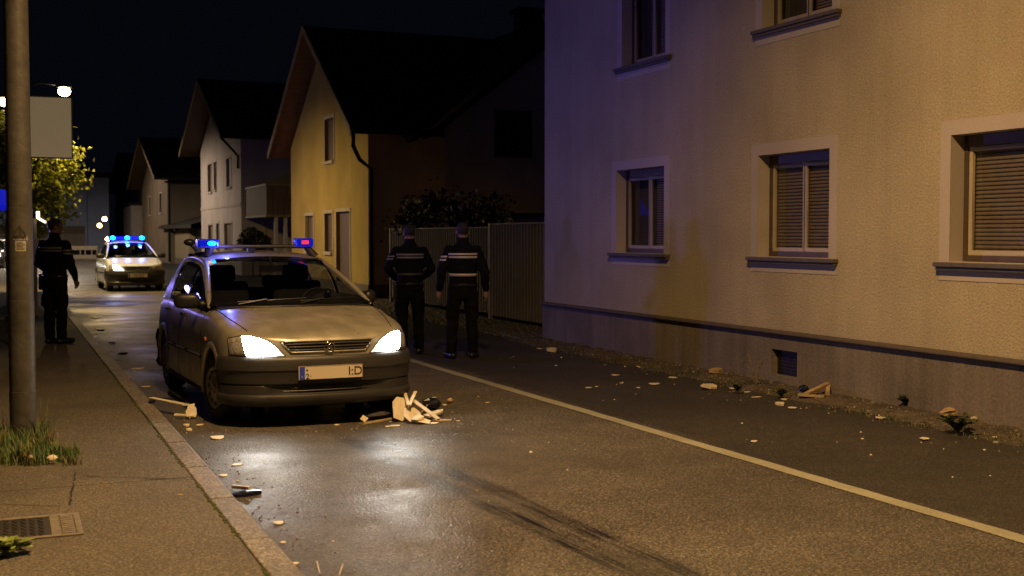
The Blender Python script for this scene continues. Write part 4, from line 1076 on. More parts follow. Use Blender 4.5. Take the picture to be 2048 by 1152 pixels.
    if detail:
        q = MB(); q.grid([[Vector((x, 1.925-.1*(abs(x)/.52)**3, z)) for x in [-.5+1.0*i/24 for i in range(25)]] for z in (.365, .285)]); q.build('lower_intake', M_int, fb)
        q = MB()
        for z in (.310, .335): q.tube([Vector((x, 1.932-.1*(abs(x)/.52)**3, z)) for x in [-.48+.96*i/16 for i in range(17)]], .005, seg=6)
        q.build('intake_bars', M_plas, fb)
    # headlights
    for sx, lit in ((1, lamps[0]), (-1, lamps[1])):
        nu, nv = 22, 10
        rows = []; rowsb = []
        for i in range(nu+1):
            u = i/nu
            zb_ = lerp(.603, .608, u); zt_ = sinterp([(0, .690), (.15, .725), (.4, .758), (.7, .770), (1, .745)], u)
            r_ = []
            for j in range(nv+1):
                v = j/nv; x = lerp(lerp(.345, .43, v), .735, u); z = lerp(zb_, zt_, v)
                p, n = front(x, z, .0); e = .013*(1-abs(2*v-1)**6)*(1-abs(2*u-1)**10)
                r_.append(Vector((sx*(p.x+n.x*(e+.003)), p.y+n.y*(e+.003), p.z+n.z*(e+.003))))
            rows.append(r_)
        q = MB(); lim = .72
        hl = MB(); hl.grid(rows, cells=lambda a, b: a >= nu*lim); q.grid(rows, cells=lambda a, b: a < nu*lim)
        h_ = q.build('headlight', M_head if lit == 1 else (mat('half_lit_headlight', (1, 1, 1), .2, emit=(1, .93, .75), estr=6) if lit == 2 else M_headdim), car, smooth=True)
        hl.build('corner_lens', M_headdim, h_, smooth=True)
        ed = MB(); loop = rows[0][:]+[r_[-1] for r_ in rows[1:]]+rows[-1][::-1][1:]+[r_[0] for r_ in rows[::-1]][1:]
        ed.tube(loop, .0045, seg=6, cap=False); ed.build('seal', M_blackp, h_)
    # grille
    q = MB(); rows = []
    for i in range(29):
        u = i/28; x = lerp(-1, 1, u); r_ = []
        for v in (0, .25, .5, .75, 1):
            xx = x*lerp(.30, .375, v); z = lerp(.636, .716, v); p, n = front(xx, z, .004); r_.append(p)
        rows.append(r_)
    q.grid(rows); gr = q.build('grille', M_blackp, car, smooth=True)
    q = MB()
    for v in (.2, .5, .8):
        q.tube([front(x*lerp(.30, .375, v), lerp(.636, .716, v), .010)[0] for x in [-1+2*i/24 for i in range(25)]], .0075, seg=8, flat=.8)
    q.build('grille_bar', mat('grille_grey', (.045, .042, .04), .35), gr, smooth=True)
    q = MB(); loop = [front(x*.30, .632, .006)[0] for x in [-1+2*i/24 for i in range(25)]]+[front(lerp(.30, .38, v), lerp(.632, .722, v), .006)[0] for v in (.3, .6, .9)]+[front(-x*.38, .722, .006)[0] for x in [-1+2*i/24 for i in range(25)]]+[front(-lerp(.38, .30, v), lerp(.722, .632, v), .006)[0] for v in (.3, .6, .9)]
    q.tube(loop+[loop[0]], .008, seg=8, cap=False); q.build('grille_frame', paint, gr, smooth=True)
    e_, n_ = front(0, .668, .018)
    em = MB(); Me = Matrix.Translation(e_) @ Matrix.Rotation(R(-90), 4, 'X')
    em.tube([e_+Vector((.040*math.cos(a), 0, .042*math.sin(a))) for a in [R(15)*i for i in range(25)]], .0055, seg=8, cap=False)
    for a, b_ in (((-.022, -.030), (0, .036)), ((.022, -.030), (0, .036)), ((-.016, -.010), (.016, -.010))):
        em.tube([e_+Vector((a[0], .002, a[1])), e_+Vector((b_[0], .002, b_[1]))], .006, seg=6)
    em.build('emblem', M_chrome, gr, smooth=True)
    # number plate
    py_ = yN+bN+.034; pc = Vector((-.005, py_+.004, .462))
    q = MB(); q.box((pc.x-.262, py_-.004, pc.z-.057), (pc.x+.262, py_+.004, pc.z+.057)); pl = q.build('number_plate', M_plate, car, bevel=.004)
    q = MB(); q.box((pc.x+.212, py_+.0042, pc.z-.052), (pc.x+.256, py_+.0058, pc.z+.052)); q.build('country_band', M_pblue, pl)
    q = MB()
    for z in (pc.z-.0555, pc.z+.0535): q.box((pc.x-.258, py_+.0042, z), (pc.x+.258, py_+.006, z+.0022))
    q.build('plate_rim', M_ink, pl)
    Mt = lambda x, z: Matrix.Translation((x, py_+.0062, z)) @ Matrix.Rotation(math.pi, 4, 'Z') @ Matrix.Rotation(R(90), 4, 'X')
    if detail:
        textmesh('\u00b7', .12, 'dot', M_ink, pl, Mt(pc.x+.195, pc.z+.018)); textmesh('2', .060, 'numeral', M_ink, pl, Mt(pc.x+.192, pc.z-.030)); textmesh('.', .060, 'dot', M_ink, pl, Mt(pc.x+.166, pc.z-.012))
        textmesh('I:D', .100, 'letters', M_ink, pl, Mt(pc.x-.200, pc.z))
        textmesh('L', .020, 'country_letter', M_plate, pl, Mt(pc.x+.234, pc.z-.030))
    else:
        textmesh('I-B 2015', .085, 'letters', mat('dull_ink', (.12, .09, .07)), pl, Mt(pc.x-.03, pc.z))
    # mirrors
    for sx in (1, -1):
        q = MB(); fold = detail and sx < 0; M_ = Matrix.Translation((sx*(.79 if fold else .875), .56 if fold else .60, 1.005)) @ Matrix.Rotation(R(62 if fold else -12*sx), 4, 'Z')
        rows = []
        for i in range(9):
            a = math.pi*i/8; row_ = []
            for j in range(20):
                t = 2*math.pi*j/20; ex = lambda c_: math.copysign(abs(c_)**.6, c_)
                rr = math.sin(a)**.5 if 0 < a < math.pi else 0
                row_.append(M_ @ Vector((.112*ex(math.cos(t))*rr, -.045*math.cos(a)*(1 if a < math.pi/2 else 1)*1.1, .070*ex(math.sin(t))*rr)))
            rows.append(row_)
        q.grid(rows, closed=True); q.tube([(sx*.70, .62, .965), (sx*.79, .61, .985)], [.035, .03], seg=10)
        mi = q.build('mirror', M_blackp, car, smooth=True)
        q = MB(); q.box((-.095, -.052, -.055), (.095, -.050, .055), None, M_); q.build('mirror_glass', mat('mirror_face', (.5, .5, .5), .03, 1, var=.02), mi)
    # seams, rub strips, handles, indicator
    def ribbon(pts, wd, m, nm, parent, th=.0025):
        q = MB(); q.tube(pts, wd, seg=6, flat=1); return q.build(nm, m, parent, smooth=True)
    seam_m = mat('panel_gap', (.006, .006, .006), .9)
    for sx in (1, -1):
        ribbon([side(y, .515+.01*(y+.2), sx, .004) for y in [-.85+1.68*i/30 for i in range(31)]], .016, mat('rough_strip', (.03, .028, .027), .8), 'rub_strip', car)
        ribbon([side(y, .22, sx, .004) for y in [-.86+1.72*i/20 for i in range(21)]], .018, mat('rough_strip', (.03, .028, .027), .8), 'sill_strip', car)
        if detail:
            for y0, tilt in ((.80, .02), (-.27, 0)):
                ribbon([side(y0+tilt*(1-k), z, sx, -.001) for k, z in [(i/14, .24+(.93-.24)*i/14) for i in range(15)]], .0035, seam_m, 'door_gap', body)
            ribbon([side(-.90-.22*(i/14)**2 if i < 12 else -1.08, .52+.42*i/14, sx, -.001) for i in range(15)], .0035, seam_m, 'door_gap', body)
        for y0 in (-.12, -.98):
            q = MB(); p = side(y0, .845, sx, .012); q.box(p-Vector((.012, .075, .016)), p+Vector((.012, .075, .016))); q.build('door_handle', M_blackp, car, bevel=.006)
        q = MB(); p = side(.98, .69, sx, .003); q.box(p-Vector((.008, .03, .014)), p+Vector((.006, .03, .014))); q.build('side_indicator', M_orange, car, bevel=.004)
        # bonnet shut line
        pts = []
        for i in range(24):
            f = i/23; y = lerp(.90, 1.72, f); x = sinterp([(0, .69), (.5, .66), (1, .60)], f); pts.append(top(sx*x, y, .0008))
        ribbon(pts, .0038, seam_m, 'bonnet_gap', body)
    pts = [top(x, 1.012-.16*abs(x/.72)**2.2, .004) for x in [-.70+1.4*i/30 for i in range(31)]]
    q = MB(); q.tube(pts, .014, seg=6); q.build('scuttle', M_blackp, car, smooth=True)
    for x0, x1 in ((.50, -.10), (-.02, -.58)):
        q = MB(); n_ = 10; pp = []
        for i in range(n_+1):
            f = i/n_; x = lerp(x0, x1, f); u = x/.725; v = .045+.05*f; pp.append(WB(u).lerp(WT(u), v)+Vector((0, .02, .018)))
        q.tube(pp, .007, seg=6); q.tube([pp[0]+Vector((0, .03, -.02)), pp[4]+Vector((0, .012, .012))], .008, seg=6); q.build('wiper', M_blackp, car)
    # interior
    def cush(q, c, sz, M_=None):
        q.box([c[i]-sz[i]/2 for i in range(3)], [c[i]+sz[i]/2 for i in range(3)], None, M_)
    if seats:
        for sx in (1, -1):
            q = MB(); cush(q, (sx*.36, -.05, .52), (.50, .52, .16)); Mb = Matrix.Translation((sx*.36, -.30, .58)) @ Matrix.Rotation(R(14), 4, 'X')
            cush(q, (0, 0, .28), (.48, .13, .58), Mb); cush(q, (0, 0, .66), (.26, .09, .17), Mb)
            s_ = q.build('seat', M_seat, car, bevel=.05, seg=4)
            q = MB()
            for xx in (-.05, .05): q.tube([Mb @ Vector((xx, 0, .54)), Mb @ Vector((xx, 0, .62))], .007, seg=6)
            q.build('headrest_rods', M_chrome, s_)
        q = MB(); cush(q, (0, -.98, .50), (1.2, .45, .16)); Mb = Matrix.Translation((0, -1.22, .56)) @ Matrix.Rotation(R(16), 4, 'X'); cush(q, (0, 0, .24), (1.2, .12, .50), Mb)
        for xx in (-.36, .36): cush(q, (xx, 0, .56), (.24, .08, .13), Mb)
        q.build('rear_seat', M_seat, car, bevel=.04, seg=3)
        q = MB(); q.grid([[Vector((x, y, z+.02*(1-(x/.66)**4))) for x in [-.66+1.32*i/14 for i in range(15)]] for y, z in ((.97, .945), (.8, .955), (.62, .97), (.52, .955), (.48, .88), (.5, .6))]); q.tube([(-.56, .55, .985), (-.44, .57, 1.0), (-.34, .56, 1.0), (-.20, .55, .975)], [.04, .06, .06, .03], seg=10)
        q.build('dashboard', M_int, car, smooth=True)
        Ms = Matrix.Translation((-.37, .40, .93)) @ Matrix.Rotation(R(-62), 4, 'X')
        q = MB(); q.tube([Ms @ Vector((.175*math.cos(a), .175*math.sin(a), 0)) for a in [R(12)*i for i in range(31)]], .014, seg=8, cap=False)
        for a in (R(0), R(180), R(270)): q.tube([Ms @ Vector((0, 0, .01)), Ms @ Vector((.17*math.cos(a), .17*math.sin(a), 0))], .016, seg=6)
        q.ball(Ms @ Vector((0, 0, .0)), (.055, .055, .055)); q.tube([Ms @ Vector((0, 0, 0)), Ms @ Vector((0, 0, .3))], .03, seg=8); q.build('steering_wheel', M_blackp, car, smooth=True)
        q = MB(); q.box((-.11, .02, 1.245), (.11, .045, 1.31)); q.tube([(0, .03, 1.30), (0, .0, 1.39)], .008, seg=6); q.build('rear_view_mirror', M_blackp, car, bevel=.01)
        for sx in (1, -1):
            q = MB(); cush(q, (sx*.28, -.10, 1.365), (.40, .14, .012)); q.build('sun_visor', M_seat, car, bevel=.004)
    q = MB(); q.box((-.12, -1.80, 1.0), (.12, -1.82, 1.02)); 
    # light bar
    zb = 1.487; yb = -.42
    if bar:
        q = MB(); hw_ = .52
        if bar == 'single':
            q.tube([(-.50, yb, zb-.002), (-.2, yb, zb+.002), (.2, yb, zb+.002), (.56, yb, zb+.002)], .020, seg=10)
            q.tube([(-.46, yb, zb), (-.54, yb+.02, 1.375)], [.03, .045], seg=8); q.tube([(.48, yb, zb-.01), (.51, yb+.02, 1.385)], [.045, .03], seg=8); q.box((.05, yb-.03, zb-.05), (.12, yb+.03, zb-.01)); q.tube([(.66, yb-.12, 1.40), (.50, yb-.12, 1.425)], .018, seg=6)
            br = q.build('light_bar', M_blackp, car, smooth=False)
            q = MB(); q.box((.40, yb-.09, zb-.012), (.60, yb+.065, zb+.078)); bl = q.build('blue_lamp', M_blueD, br, bevel=.02, seg=3)
            q = MB(); q.ball((.470, yb+.056, zb+.034), (.044, .026, .024)); q.build('bulb', M_blueE, bl, smooth=True)
            q = MB(); q.ball((.665, yb-.02, zb+.045), (.055, .045, .035)); q.tube([(.66, yb-.02, zb+.03), (.60, yb-.02, zb-.04)], .015, seg=6); q.build('work_lamp', M_blackp, br, smooth=True)
            q = MB(); q.box((-.52, yb-.07, zb-.005), (-.345, yb+.06, zb+.085)); rl = q.build('red_lamp', M_blueD, br, bevel=.012, seg=3); rl['label'] = 'dark blue lamp box showing a small red light'
            q = MB(); q.box((-.47, yb+.061, zb+.025), (-.40, yb+.065, zb+.062)); q.build('bulb', M_redE, rl, bevel=.004)
            pass
            # rotating reflector beams: one sweeping the house wall, one over the roof
            light('SPOT', 'blue_lamp_light', (.50, yb, zb+.10), 240, (.18, .14, 1), .09, (-5.2, -3.2, zb+2.9), 84, 1.0, parent=br)
            light('POINT', 'blue_lamp_light', (.36, yb+.13, zb+.02), 8, (.12, .14, 1), .03, parent=br)
        else:
            q.box((-.54, yb-.11, zb-.030), (.54, yb+.11, zb-.005)); q.tube([(-.48, yb, zb-.02), (-.5, yb, 1.385)], .03, seg=8); q.tube([(.48, yb, zb-.02), (.5, yb, 1.385)], .03, seg=8)
            br = q.build('light_bar', M_blackp, car)
            q = MB(); q.box((-.54, yb-.10, zb-.004), (.54, yb+.10, zb+.085)); hs_ = q.build('lamp_housing', M_blueD, br, bevel=.02, seg=3)
            for x in (-.42, 0, .42):
                q = MB(); q.ball((x, yb+.10, zb+.04), (.072, .03, .060)); q.build('blue_bulb', M_blueE, br, smooth=True)
                light('POINT', 'blue_bulb_light', (x, yb+.22, zb+.10), 13, (.06, .10, 1), .06, parent=br)
            light('POINT', 'blue_bulb_light', (0, yb-.35, zb+.16), 30, (.06, .10, 1), .06, parent=br)
    if detail:
        q = MB(); q.tube([(0, -.1, 1.44), (0, -.4, 1.47)], .001, seg=4)
    # low beams
    for sx, lit in ((1, lamps[0]), (-1, lamps[1])):
        if lit:
            lb = light('SPOT', 'low_beam', (sx*.56, 2.02, .66), 20 if lit == 1 else 10, (1, .95, .84), .05, (sx*.9, 9.5, .0), 100, 1.0, parent=car); lb.data.specular_factor = .12
    return car
def aimfix(): pass
P_gold = paintmat('champagne_paint', (.42, .39, .305), .45)
P_white = paintmat('white_paint', (.52, .56, .68), .0, .3)
P_black = paintmat('black_paint', (.02, .02, .022), .0, .25)
HEAD = math.pi+R(2.15)
near_car = make_car('police_car', 'champagne hatchback with blue and red roof lamps and glaring headlights, nearest car on the road', 'car', (2.41, 11.84, 0), HEAD, P_gold, (1, 1), 'single')
near_car.scale = (1.05, 1.04, 1.0)
make_car('police_car', 'white police car with three blue roof lamps, farther up the street behind the champagne car', 'car', (3.42, 37.6, 0), math.pi+R(1.5), P_white, (2, 0), 'triple', 3, detail=False)
pk = D(-18, 538, 56)
make_car('parked_car', 'dark car with a lit headlight, cut off by the left edge behind the street pole', 'car', (pk.x, pk.y, 0), math.pi-R(8), P_black, (0, 1), None, 5, detail=False, seats=False)
# ================================================================ PEOPLE
M_uni = mat('dark_uniform_cloth', (.0045, .0045, .006), .85, var=.25, vscale=12, bump=.5, bscale=9, bdist=.02, spec=.12)
M_trou = mat('dark_trousers', (.0045, .0045, .006), .9, var=.25, vscale=12, bump=.6, bscale=8, bdist=.02, spec=.12)
M_skin = mat('skin', (.22, .12, .08), .55, var=.08, vscale=20)
M_hair = mat('dark_hair', (.012, .009, .007), .7, var=.3, vscale=60, bump=.8, bscale=160)
M_boot = mat('black_leather', (.010, .010, .010), .3, var=.2)
M_refl = mat('reflective_tape', (.50, .46, .34), .45, .1, var=.08, vscale=30)
M_refld = mat('dull_tape', (.16, .155, .16), .5, var=.1, vscale=30)
def ell(q, secs, seg=28):
    """secs: (centre, rx, ry)"""
    rows = [[Vector((c[0]+rx*math.cos(2*math.pi*j/seg), c[1]+ry*math.sin(2*math.pi*j/seg), c[2])) for j in range(seg)] for c, rx, ry in secs]
    q.grid(rows, closed=True); q.face(rows[0][::-1]); q.face(rows[-1])
def limb(q, pts, rad, seg=14):
    q.tube(pts, rad, seg=seg)
    for p, r in zip(pts, rad): q.ball(p, r*.995, None, seg, 8)
def remesh(q, name, m, parent, vox, smooth=2, fold=0, fs=9.0, seed=0):
    o = q.build(name, m, parent)
    md = o.modifiers.new('r', 'REMESH'); md.mode = 'VOXEL'; md.voxel_size = vox; md.use_smooth_shade = True
    sm = o.modifiers.new('s', 'SMOOTH'); sm.factor = .6; sm.iterations = smooth
    bake(o); me = o.data
    if fold:
        for v in me.vertices:
            c = v.co; n = v.normal
            d = mn.noise(Vector((c.x*fs, c.y*fs, c.z*fs*1.9+seed)))+.5*mn.noise(Vector((c.x*fs*2.3+4, c.y*fs*2.3, c.z*fs*3.2+seed)))
            v.co = c+n*(d*fold)
        me.update()
    me.materials.clear(); me.materials.append(m); me.polygons.foreach_set('use_smooth', [True]*len(me.polygons)); return o
def officer(loc, rz, label, arms, legs, head=(0, 0), tape=('bright', 'bright'), seed=0, holster=None, h=1.79, armpatch=True):
    """arms: {side: (elbow, wrist, handdir)}; legs: {side: (hip, knee, ankle, toe-angle)}; side +1 = the figure's right (+x)"""
    per = empty('person', loc, rz); tag(per, label, 'person', 'officers standing on the street'); s_ = h/1.79; per.scale = (s_, s_, s_)
    # ---- body, one continuous surface
    q = MB(); Hd = Vector((0, .012, 1.655)); rot = Matrix.Rotation(head[0], 3, 'Z') @ Matrix.Rotation(head[1], 3, 'X')
    def H(p): return Hd+rot @ (Vector(p))
    q.ball(H((0, .0, .025)), (.076, .094, .100), None, 22, 14, rot); q.ball(H((0, .03, -.045)), (.058, .062, .065), None, 18, 10, rot)
    q.ball(H((0, .070, -.085)), (.030, .026, .022), None, 12, 8, rot)
    q.tube([H((0, .088, .02)), H((0, .112, -.022))], [.010, .015], seg=10); q.ball(H((0, .110, -.022)), .016, None, 10, 6)
    q.ball(H((0, .086, .035)), (.058, .014, .012), None, 14, 6, rot)
    q.ball(H((0, .092, -.055)), (.026, .012, .010), None, 12, 6, rot)
    for sx in (1, -1): q.ball(H((sx*.080, -.005, -.005)), (.010, .020, .032), None, 10, 8, rot)
    limb(q, [(0, -.005, 1.48), (0, .0, 1.56), H((0, -.01, -.05))], [.062, .056, .056])
    ell(q, [((0, 0, z), a, b) for z, a, b in ((.90, .14, .09), (1.05, .14, .095), (1.3, .17, .10), (1.42, .17, .09), (1.50, .09, .06))])
    for sx, (el, wr, hd) in arms.items():
        sh = Vector((sx*.185, -.01, 1.425)); el, wr = Vector(el), Vector(wr)
        limb(q, [sh, el, wr], [.052, .040, .027])
        hd = Vector(hd).normalized(); side_ = hd.cross(Vector((0, 0, 1)) if abs(hd.z) < .8 else Vector((0, 1, 0))).normalized(); nrm = side_.cross(hd)
        if abs(hd.z) > .8: side_, nrm = Vector((0, 1, 0)), Vector((sx, 0, 0))
        limb(q, [wr, wr+hd*.05, wr+hd*.085], [.026, .033, .034]); 
        for k, (o_, l_) in enumerate(((-.030, .062), (-.010, .074), (.011, .070), (.031, .056))):
            b_ = wr+hd*.095+side_*o_; m1 = b_+hd*l_*.55-nrm*.008*sx*0; tip = m1+hd*l_*.42-nrm*sx*.022
            limb(q, [b_, m1, tip], [.0095, .0088, .0075], 8)
        t0 = wr+hd*.045+side_*.030; limb(q, [t0, t0+side_*.030+hd*.030, t0+side_*.034+hd*.060-nrm*sx*.01], [.012, .010, .008], 8)
    for sx, (hp_, kn, an, ta) in legs.items(): limb(q, [hp_, kn, an], [.085, .055, .042])
    body = remesh(q, 'body', M_skin, per, .0062, 1)
    # eyes and hair
    q = MB()
    for sx in (1, -1): q.ball(H((sx*.031, .083, .016)), (.011, .007, .006), None, 10, 6, rot)
    q.build('eyes', M_hair, per, smooth=True)
    q = MB(); q.ball(H((0, -.008, .036)), (.081, .097, .098), None, 26, 18, rot)
    hb = q.build('hair', M_hair, per, smooth=True)
    bmh = bmesh.new(); bmh.from_mesh(hb.data); ri = rot.inverted()
    kill = []
    for f in bmh.faces:
        c = ri @ (f.calc_center_median()-Hd)
        if c.z < -.06 or (c.y > .03 and c.z < .075) or (c.y > -.005 and c.z < .02): kill.append(f)
    bmesh.ops.delete(bmh, geom=kill, context='FACES'); bmh.to_mesh(hb.data); bmh.free()
    for v in hb.data.vertices: v.co += v.normal*(.004*mn.noise(v.co*60))
    # ---- jacket
    q = MB(); ST = [(.865, .178, .128, 0), (.93, .190, .138, 0), (1.0, .182, .132, 0), (1.07, .178, .130, .002), (1.16, .192, .138, .003), (1.26, .210, .145, .003), (1.35, .222, .142, 0), (1.41, .214, .128, -.004), (1.455, .165, .108, -.006), (1.49, .105, .088, -.004), (1.53, .074, .078, -.003), (1.585, .068, .070, -.004)]
    ell(q, [((0, y, z), a, b) for z, a, b, y in ST], 32)
    for sx, (el, wr, hd) in arms.items():
        sh = Vector((sx*.178, -.005, 1.405)); el, wr = Vector(el), Vector(wr); fo = el.lerp(wr, .5)
        limb(q, [sh, sh.lerp(el, .5), el, fo, wr.lerp(fo, .12)], [.078, .072, .066, .058, .046])
    jk = remesh(q, 'jacket', M_uni, per, .011, 3, .009, 8, seed)
    # ---- trousers
    q = MB(); ell(q, [((0, 0, z), a, b) for z, a, b in ((.78, .155, .115), (.84, .172, .128), (.92, .170, .122), (.97, .160, .112))], 28)
    for sx, (hp_, kn, an, ta) in legs.items():
        hp_, kn, an = Vector(hp_), Vector(kn), Vector(an)
        limb(q, [hp_, hp_.lerp(kn, .5)+Vector((sx*.006, 0, 0)), kn, kn.lerp(an, .5)+Vector((0, -.012, 0)), an+Vector((0, 0, .03))], [.102, .094, .078, .076, .070])
        pk_ = hp_.lerp(kn, .62)+Vector((sx*.075, 0, 0)); q.box(pk_-Vector((.03, .06, .08)), pk_+Vector((.008, .06, .08)))
    tr = remesh(q, 'trousers', M_trou, per, .011, 3, .010, 7, seed+5)
    for sx, (hp_, kn, an, ta) in legs.items():
        an = Vector(an); f = Vector((math.sin(ta), math.cos(ta), 0)); q = MB()
        base = Vector((an.x, an.y, 0))
        limb(q, [an+Vector((0, 0, .05)), base+Vector((0, 0, .10))-f*.005], [.058, .052])
        limb(q, [base-f*.055+Vector((0, 0, .046)), base+f*.07+Vector((0, 0, .050)), base+f*.165+Vector((0, 0, .042))], [.044, .048, .042])
        s__ = Vector((f.y, -f.x, 0))
        for a, b_ in ((-.095, .205),):
            pts = [base+f*a*math.cos(t)*(1 if math.cos(t) < 0 else 1)+s__*0 for t in ()]
        bo = remesh(q, 'boot', M_boot, per, .008, 2)
        for v in bo.data.vertices:
            if v.co.z < .012: v.co.z = .002 if v.co.z < .006 else v.co.z
        bo.data.update()
    # ---- tapes round the jacket
    def band(z0, z1, a0, a1, m, nm, off=.016):
        q = MB(); rows = []
        for z in (z0, lerp(z0, z1, .5), z1):
            rx_, ry_, yc = sinterp([(s[0], s[1]) for s in ST], z), sinterp([(s[0], s[2]) for s in ST], z), sinterp([(s[0], s[3]) for s in ST], z)
            rows.append([Vector(((rx_+off)*math.cos(a), yc+(ry_+off)*math.sin(a), z)) for a in [R(lerp(a0, a1, i/30)) for i in range(31)]])
        q.grid(rows); 
        o = q.build(nm, m, jk, smooth=True); sd = o.modifiers.new('t', 'SOLIDIFY'); sd.thickness = .006; return o
    if tape[0]:
        m = M_refl if tape[0] == 'bright' else M_refld
        band(1.355, 1.380, 218, 322, m, 'back_tape'); band(1.315, 1.340, 218, 322, m, 'back_tape')
    if tape[1]:
        m = M_refl if tape[1] == 'bright' else mat('dark_tape', (.035, .034, .036), .6)  # non-bright waist tape takes a much darker colour
        band(1.080, 1.115, 205, 335, m, 'waist_tape', .018)
    q = MB(); ell(q, [((0, 0, .945), .196, .145), ((0, 0, .985), .194, .143)], 36); q.v = q.v; be = q.build('belt', M_boot, per, smooth=True)
    q = MB(); q.box((-.03, -.158, .95), (.03, -.143, .985)); q.build('belt_pouch', M_boot, be, bevel=.004)
    if holster:
        q = MB(); c = Vector((holster*.205, -.02, .90)); q.box(c-Vector((.025, .045, .13)), c+Vector((.028, .045, .07))); q.box(c+Vector((-.015, -.06, .07)), c+Vector((.018, .03, .10))); q.build('holster', M_boot, be, bevel=.012)
    if armpatch:
        sx, (el, wr, hd) = -1, arms[-1]
        if armpatch == 'right': sx, (el, wr, hd) = 1, arms[1]
        sh = Vector((sx*.178, -.005, 1.405)); el = Vector(el)
        q = MB()
        for t0, t1 in ((.22, .30), (.38, .46)):
            a = sh.lerp(el, t0); b_ = sh.lerp(el, t1); rows = []
            for p in (a, b_): rows.append([p+Vector((sx*math.cos(R(w_))*.084, math.sin(R(w_))*.084, 0)) for w_ in range(-90, 31, 12)])
            q.grid(rows)
        q.build('sleeve_patch', M_refl if tape[0] == 'bright' else M_refld, jk, smooth=True)
    return per
def facing(deg): return -R(deg)        # rotation so that the figure's +y points deg degrees right of the street axis
# the officer on the left sidewalk
p = G(112, 688, KH)
officer((p.x, p.y, KH), facing(38), 'officer in dark uniform standing on the left sidewalk beside the street pole, seen from behind', {1: ((.265, -.01, 1.13), (.235, .15, .93), (-.2, .5, -1)), -1: ((-.27, .0, 1.14), (-.20, .20, 1.02), (.6, .6, -.3))},
        {1: ((.085, 0, .86), (.095, .01, .48), (.10, 0, .09), R(18)), -1: ((-.085, 0, .86), (-.09, .0, .48), (-.085, -.02, .09), R(-8))}, head=(R(-42), R(-4)), tape=('dull', None), seed=2, holster=-1, h=1.74, armpatch='right')
# the middle officer
p = G(820, 708)
officer((p.x, p.y, 0), facing(14), 'officer with dim back stripes and elbows out, just right of the parked champagne car', {1: ((.30, .0, 1.17), (.17, .22, 1.03), (-.75, .5, -.2)), -1: ((-.30, .0, 1.17), (-.17, .22, 1.03), (.75, .5, -.2))},
        {1: ((.095, 0, .86), (.115, .01, .48), (.125, 0, .09), R(16)), -1: ((-.095, 0, .86), (-.105, .01, .48), (-.105, -.02, .09), R(-14))}, head=(R(4), 0), tape=('dull', 'dull2'), seed=11, holster=-1, h=1.76)
p = G(926, 717)
officer((p.x, p.y, 0), facing(20), 'officer with bright reflective back stripes and arms hanging, standing in front of the fence', {1: ((.285, -.02, 1.14), (.30, .07, .90), (.02, .12, -1)), -1: ((-.275, -.02, 1.14), (-.31, .06, .90), (-.04, .14, -1))},
        {1: ((.095, 0, .86), (.115, .01, .48), (.13, .02, .09), R(18)), -1: ((-.1, 0, .86), (-.135, .01, .48), (-.155, -.03, .09), R(-24))}, head=(R(0), 0), tape=('bright', 'bright'), seed=23, h=1.78)

# ================================================================ STREET FURNITURE
M_conc = mat('pole_galvanised', (.085, .078, .066), .55, .25, var=.25, vscale=14, bump=.25, bscale=35, var2=.3, v2scale=1.6)
p = G(47, 876, KH); sp = empty('street_pole', (p.x, p.y, KH)); tag(sp, 'tall thick street pole with torn stickers at the left edge of the photo', 'pole')
q = MB(); H_ = 7.2
rad = lambda z: lerp(.092, .074, z/H_)
zj = [0, .35, .351, 1.02, 1.021, 1.70, 1.701, 2.02, 2.021, H_]
q.lathe([(rad(z)+(.004 if i % 2 else 0)*(1 if 0 < i < 9 else 0)*.6, z) for i, z in enumerate(zj)], Matrix(), seg=48)
shaft = q.build('shaft', M_conc, sp, smooth=True, autosmooth=40)
def wrap(u0, u1, z0, z1, off, m, nm, par, ragged=.0, facing_=None):
    q = MB(); rows = []
    dcam = math.atan2(-p.y, -p.x)
    for i in range(13):
        z = lerp(z0, z1, i/12); row_ = []
        for j in range(13):
            a = dcam+lerp(u0, u1, j/12)+(ragged*mn.noise(Vector((i*.9, 5, 0))) if j in (0, 12) else 0); r_ = rad(z)+off; zz_ = z+(ragged*.12*mn.noise(Vector((j*.8, 1, 0))) if i in (0, 12) else 0)
            row_.append((r_*math.cos(a), r_*math.sin(a), zz_))
        rows.append(row_)
    q.grid(rows); return q.build(nm, m, par, smooth=True)
zs1 = lambda py: D(40, py, p.length*0+ (Vector((p.x, p.y, 0))-Vector((0, 0, 0))).length*math.cos(R(22))).z-KH
def poleZ(py):   # height on the pole seen at this row
    d_ = ray(44, py); k_ = math.hypot(p.x, p.y)/math.hypot(d_.x, d_.y); return (CAM+d_*k_).z-KH
M_stk = mat('sticker_paper', (.27, .25, .22), .7, var=.3, vscale=25)
M_stk2 = mat('sticker_print', (.035, .03, .028), .7, var=.4, vscale=40)
st = wrap(-.50, .62, poleZ(480), poleZ(449), .0016, M_stk, 'torn_sticker', shaft, .10)
st['label'] = 'torn whitish sticker with a dark arched picture'
wrap(-.44, .44, poleZ(477), poleZ(470), .0030, M_stk2, 'sticker_picture', st, .2)
q = MB(); dc = math.atan2(-p.y, -p.x)
def onp(u, z, off=.0032): a = dc+u; r_ = rad(z)+off; return Vector((r_*math.cos(a), r_*math.sin(a), z))
for pts, w_ in ((((-.44, 473), (-.30, 462), (-.02, 452), (.25, 463), (.42, 474)), .008), (((.02, 456), (.10, 463), (.02, 471), (.22, 475)), .012)):
    q.tube([onp(u, poleZ(y)) for u, y in pts], w_, seg=4, flat=.15)
q.build('sticker_drawing', M_stk2, st)
wrap(-.36, .46, poleZ(502), poleZ(482), .0016, mat('sticker_note', (.36, .33, .27), .7, var=.12, vscale=25), 'paper_note', shaft, .04)
q = MB()
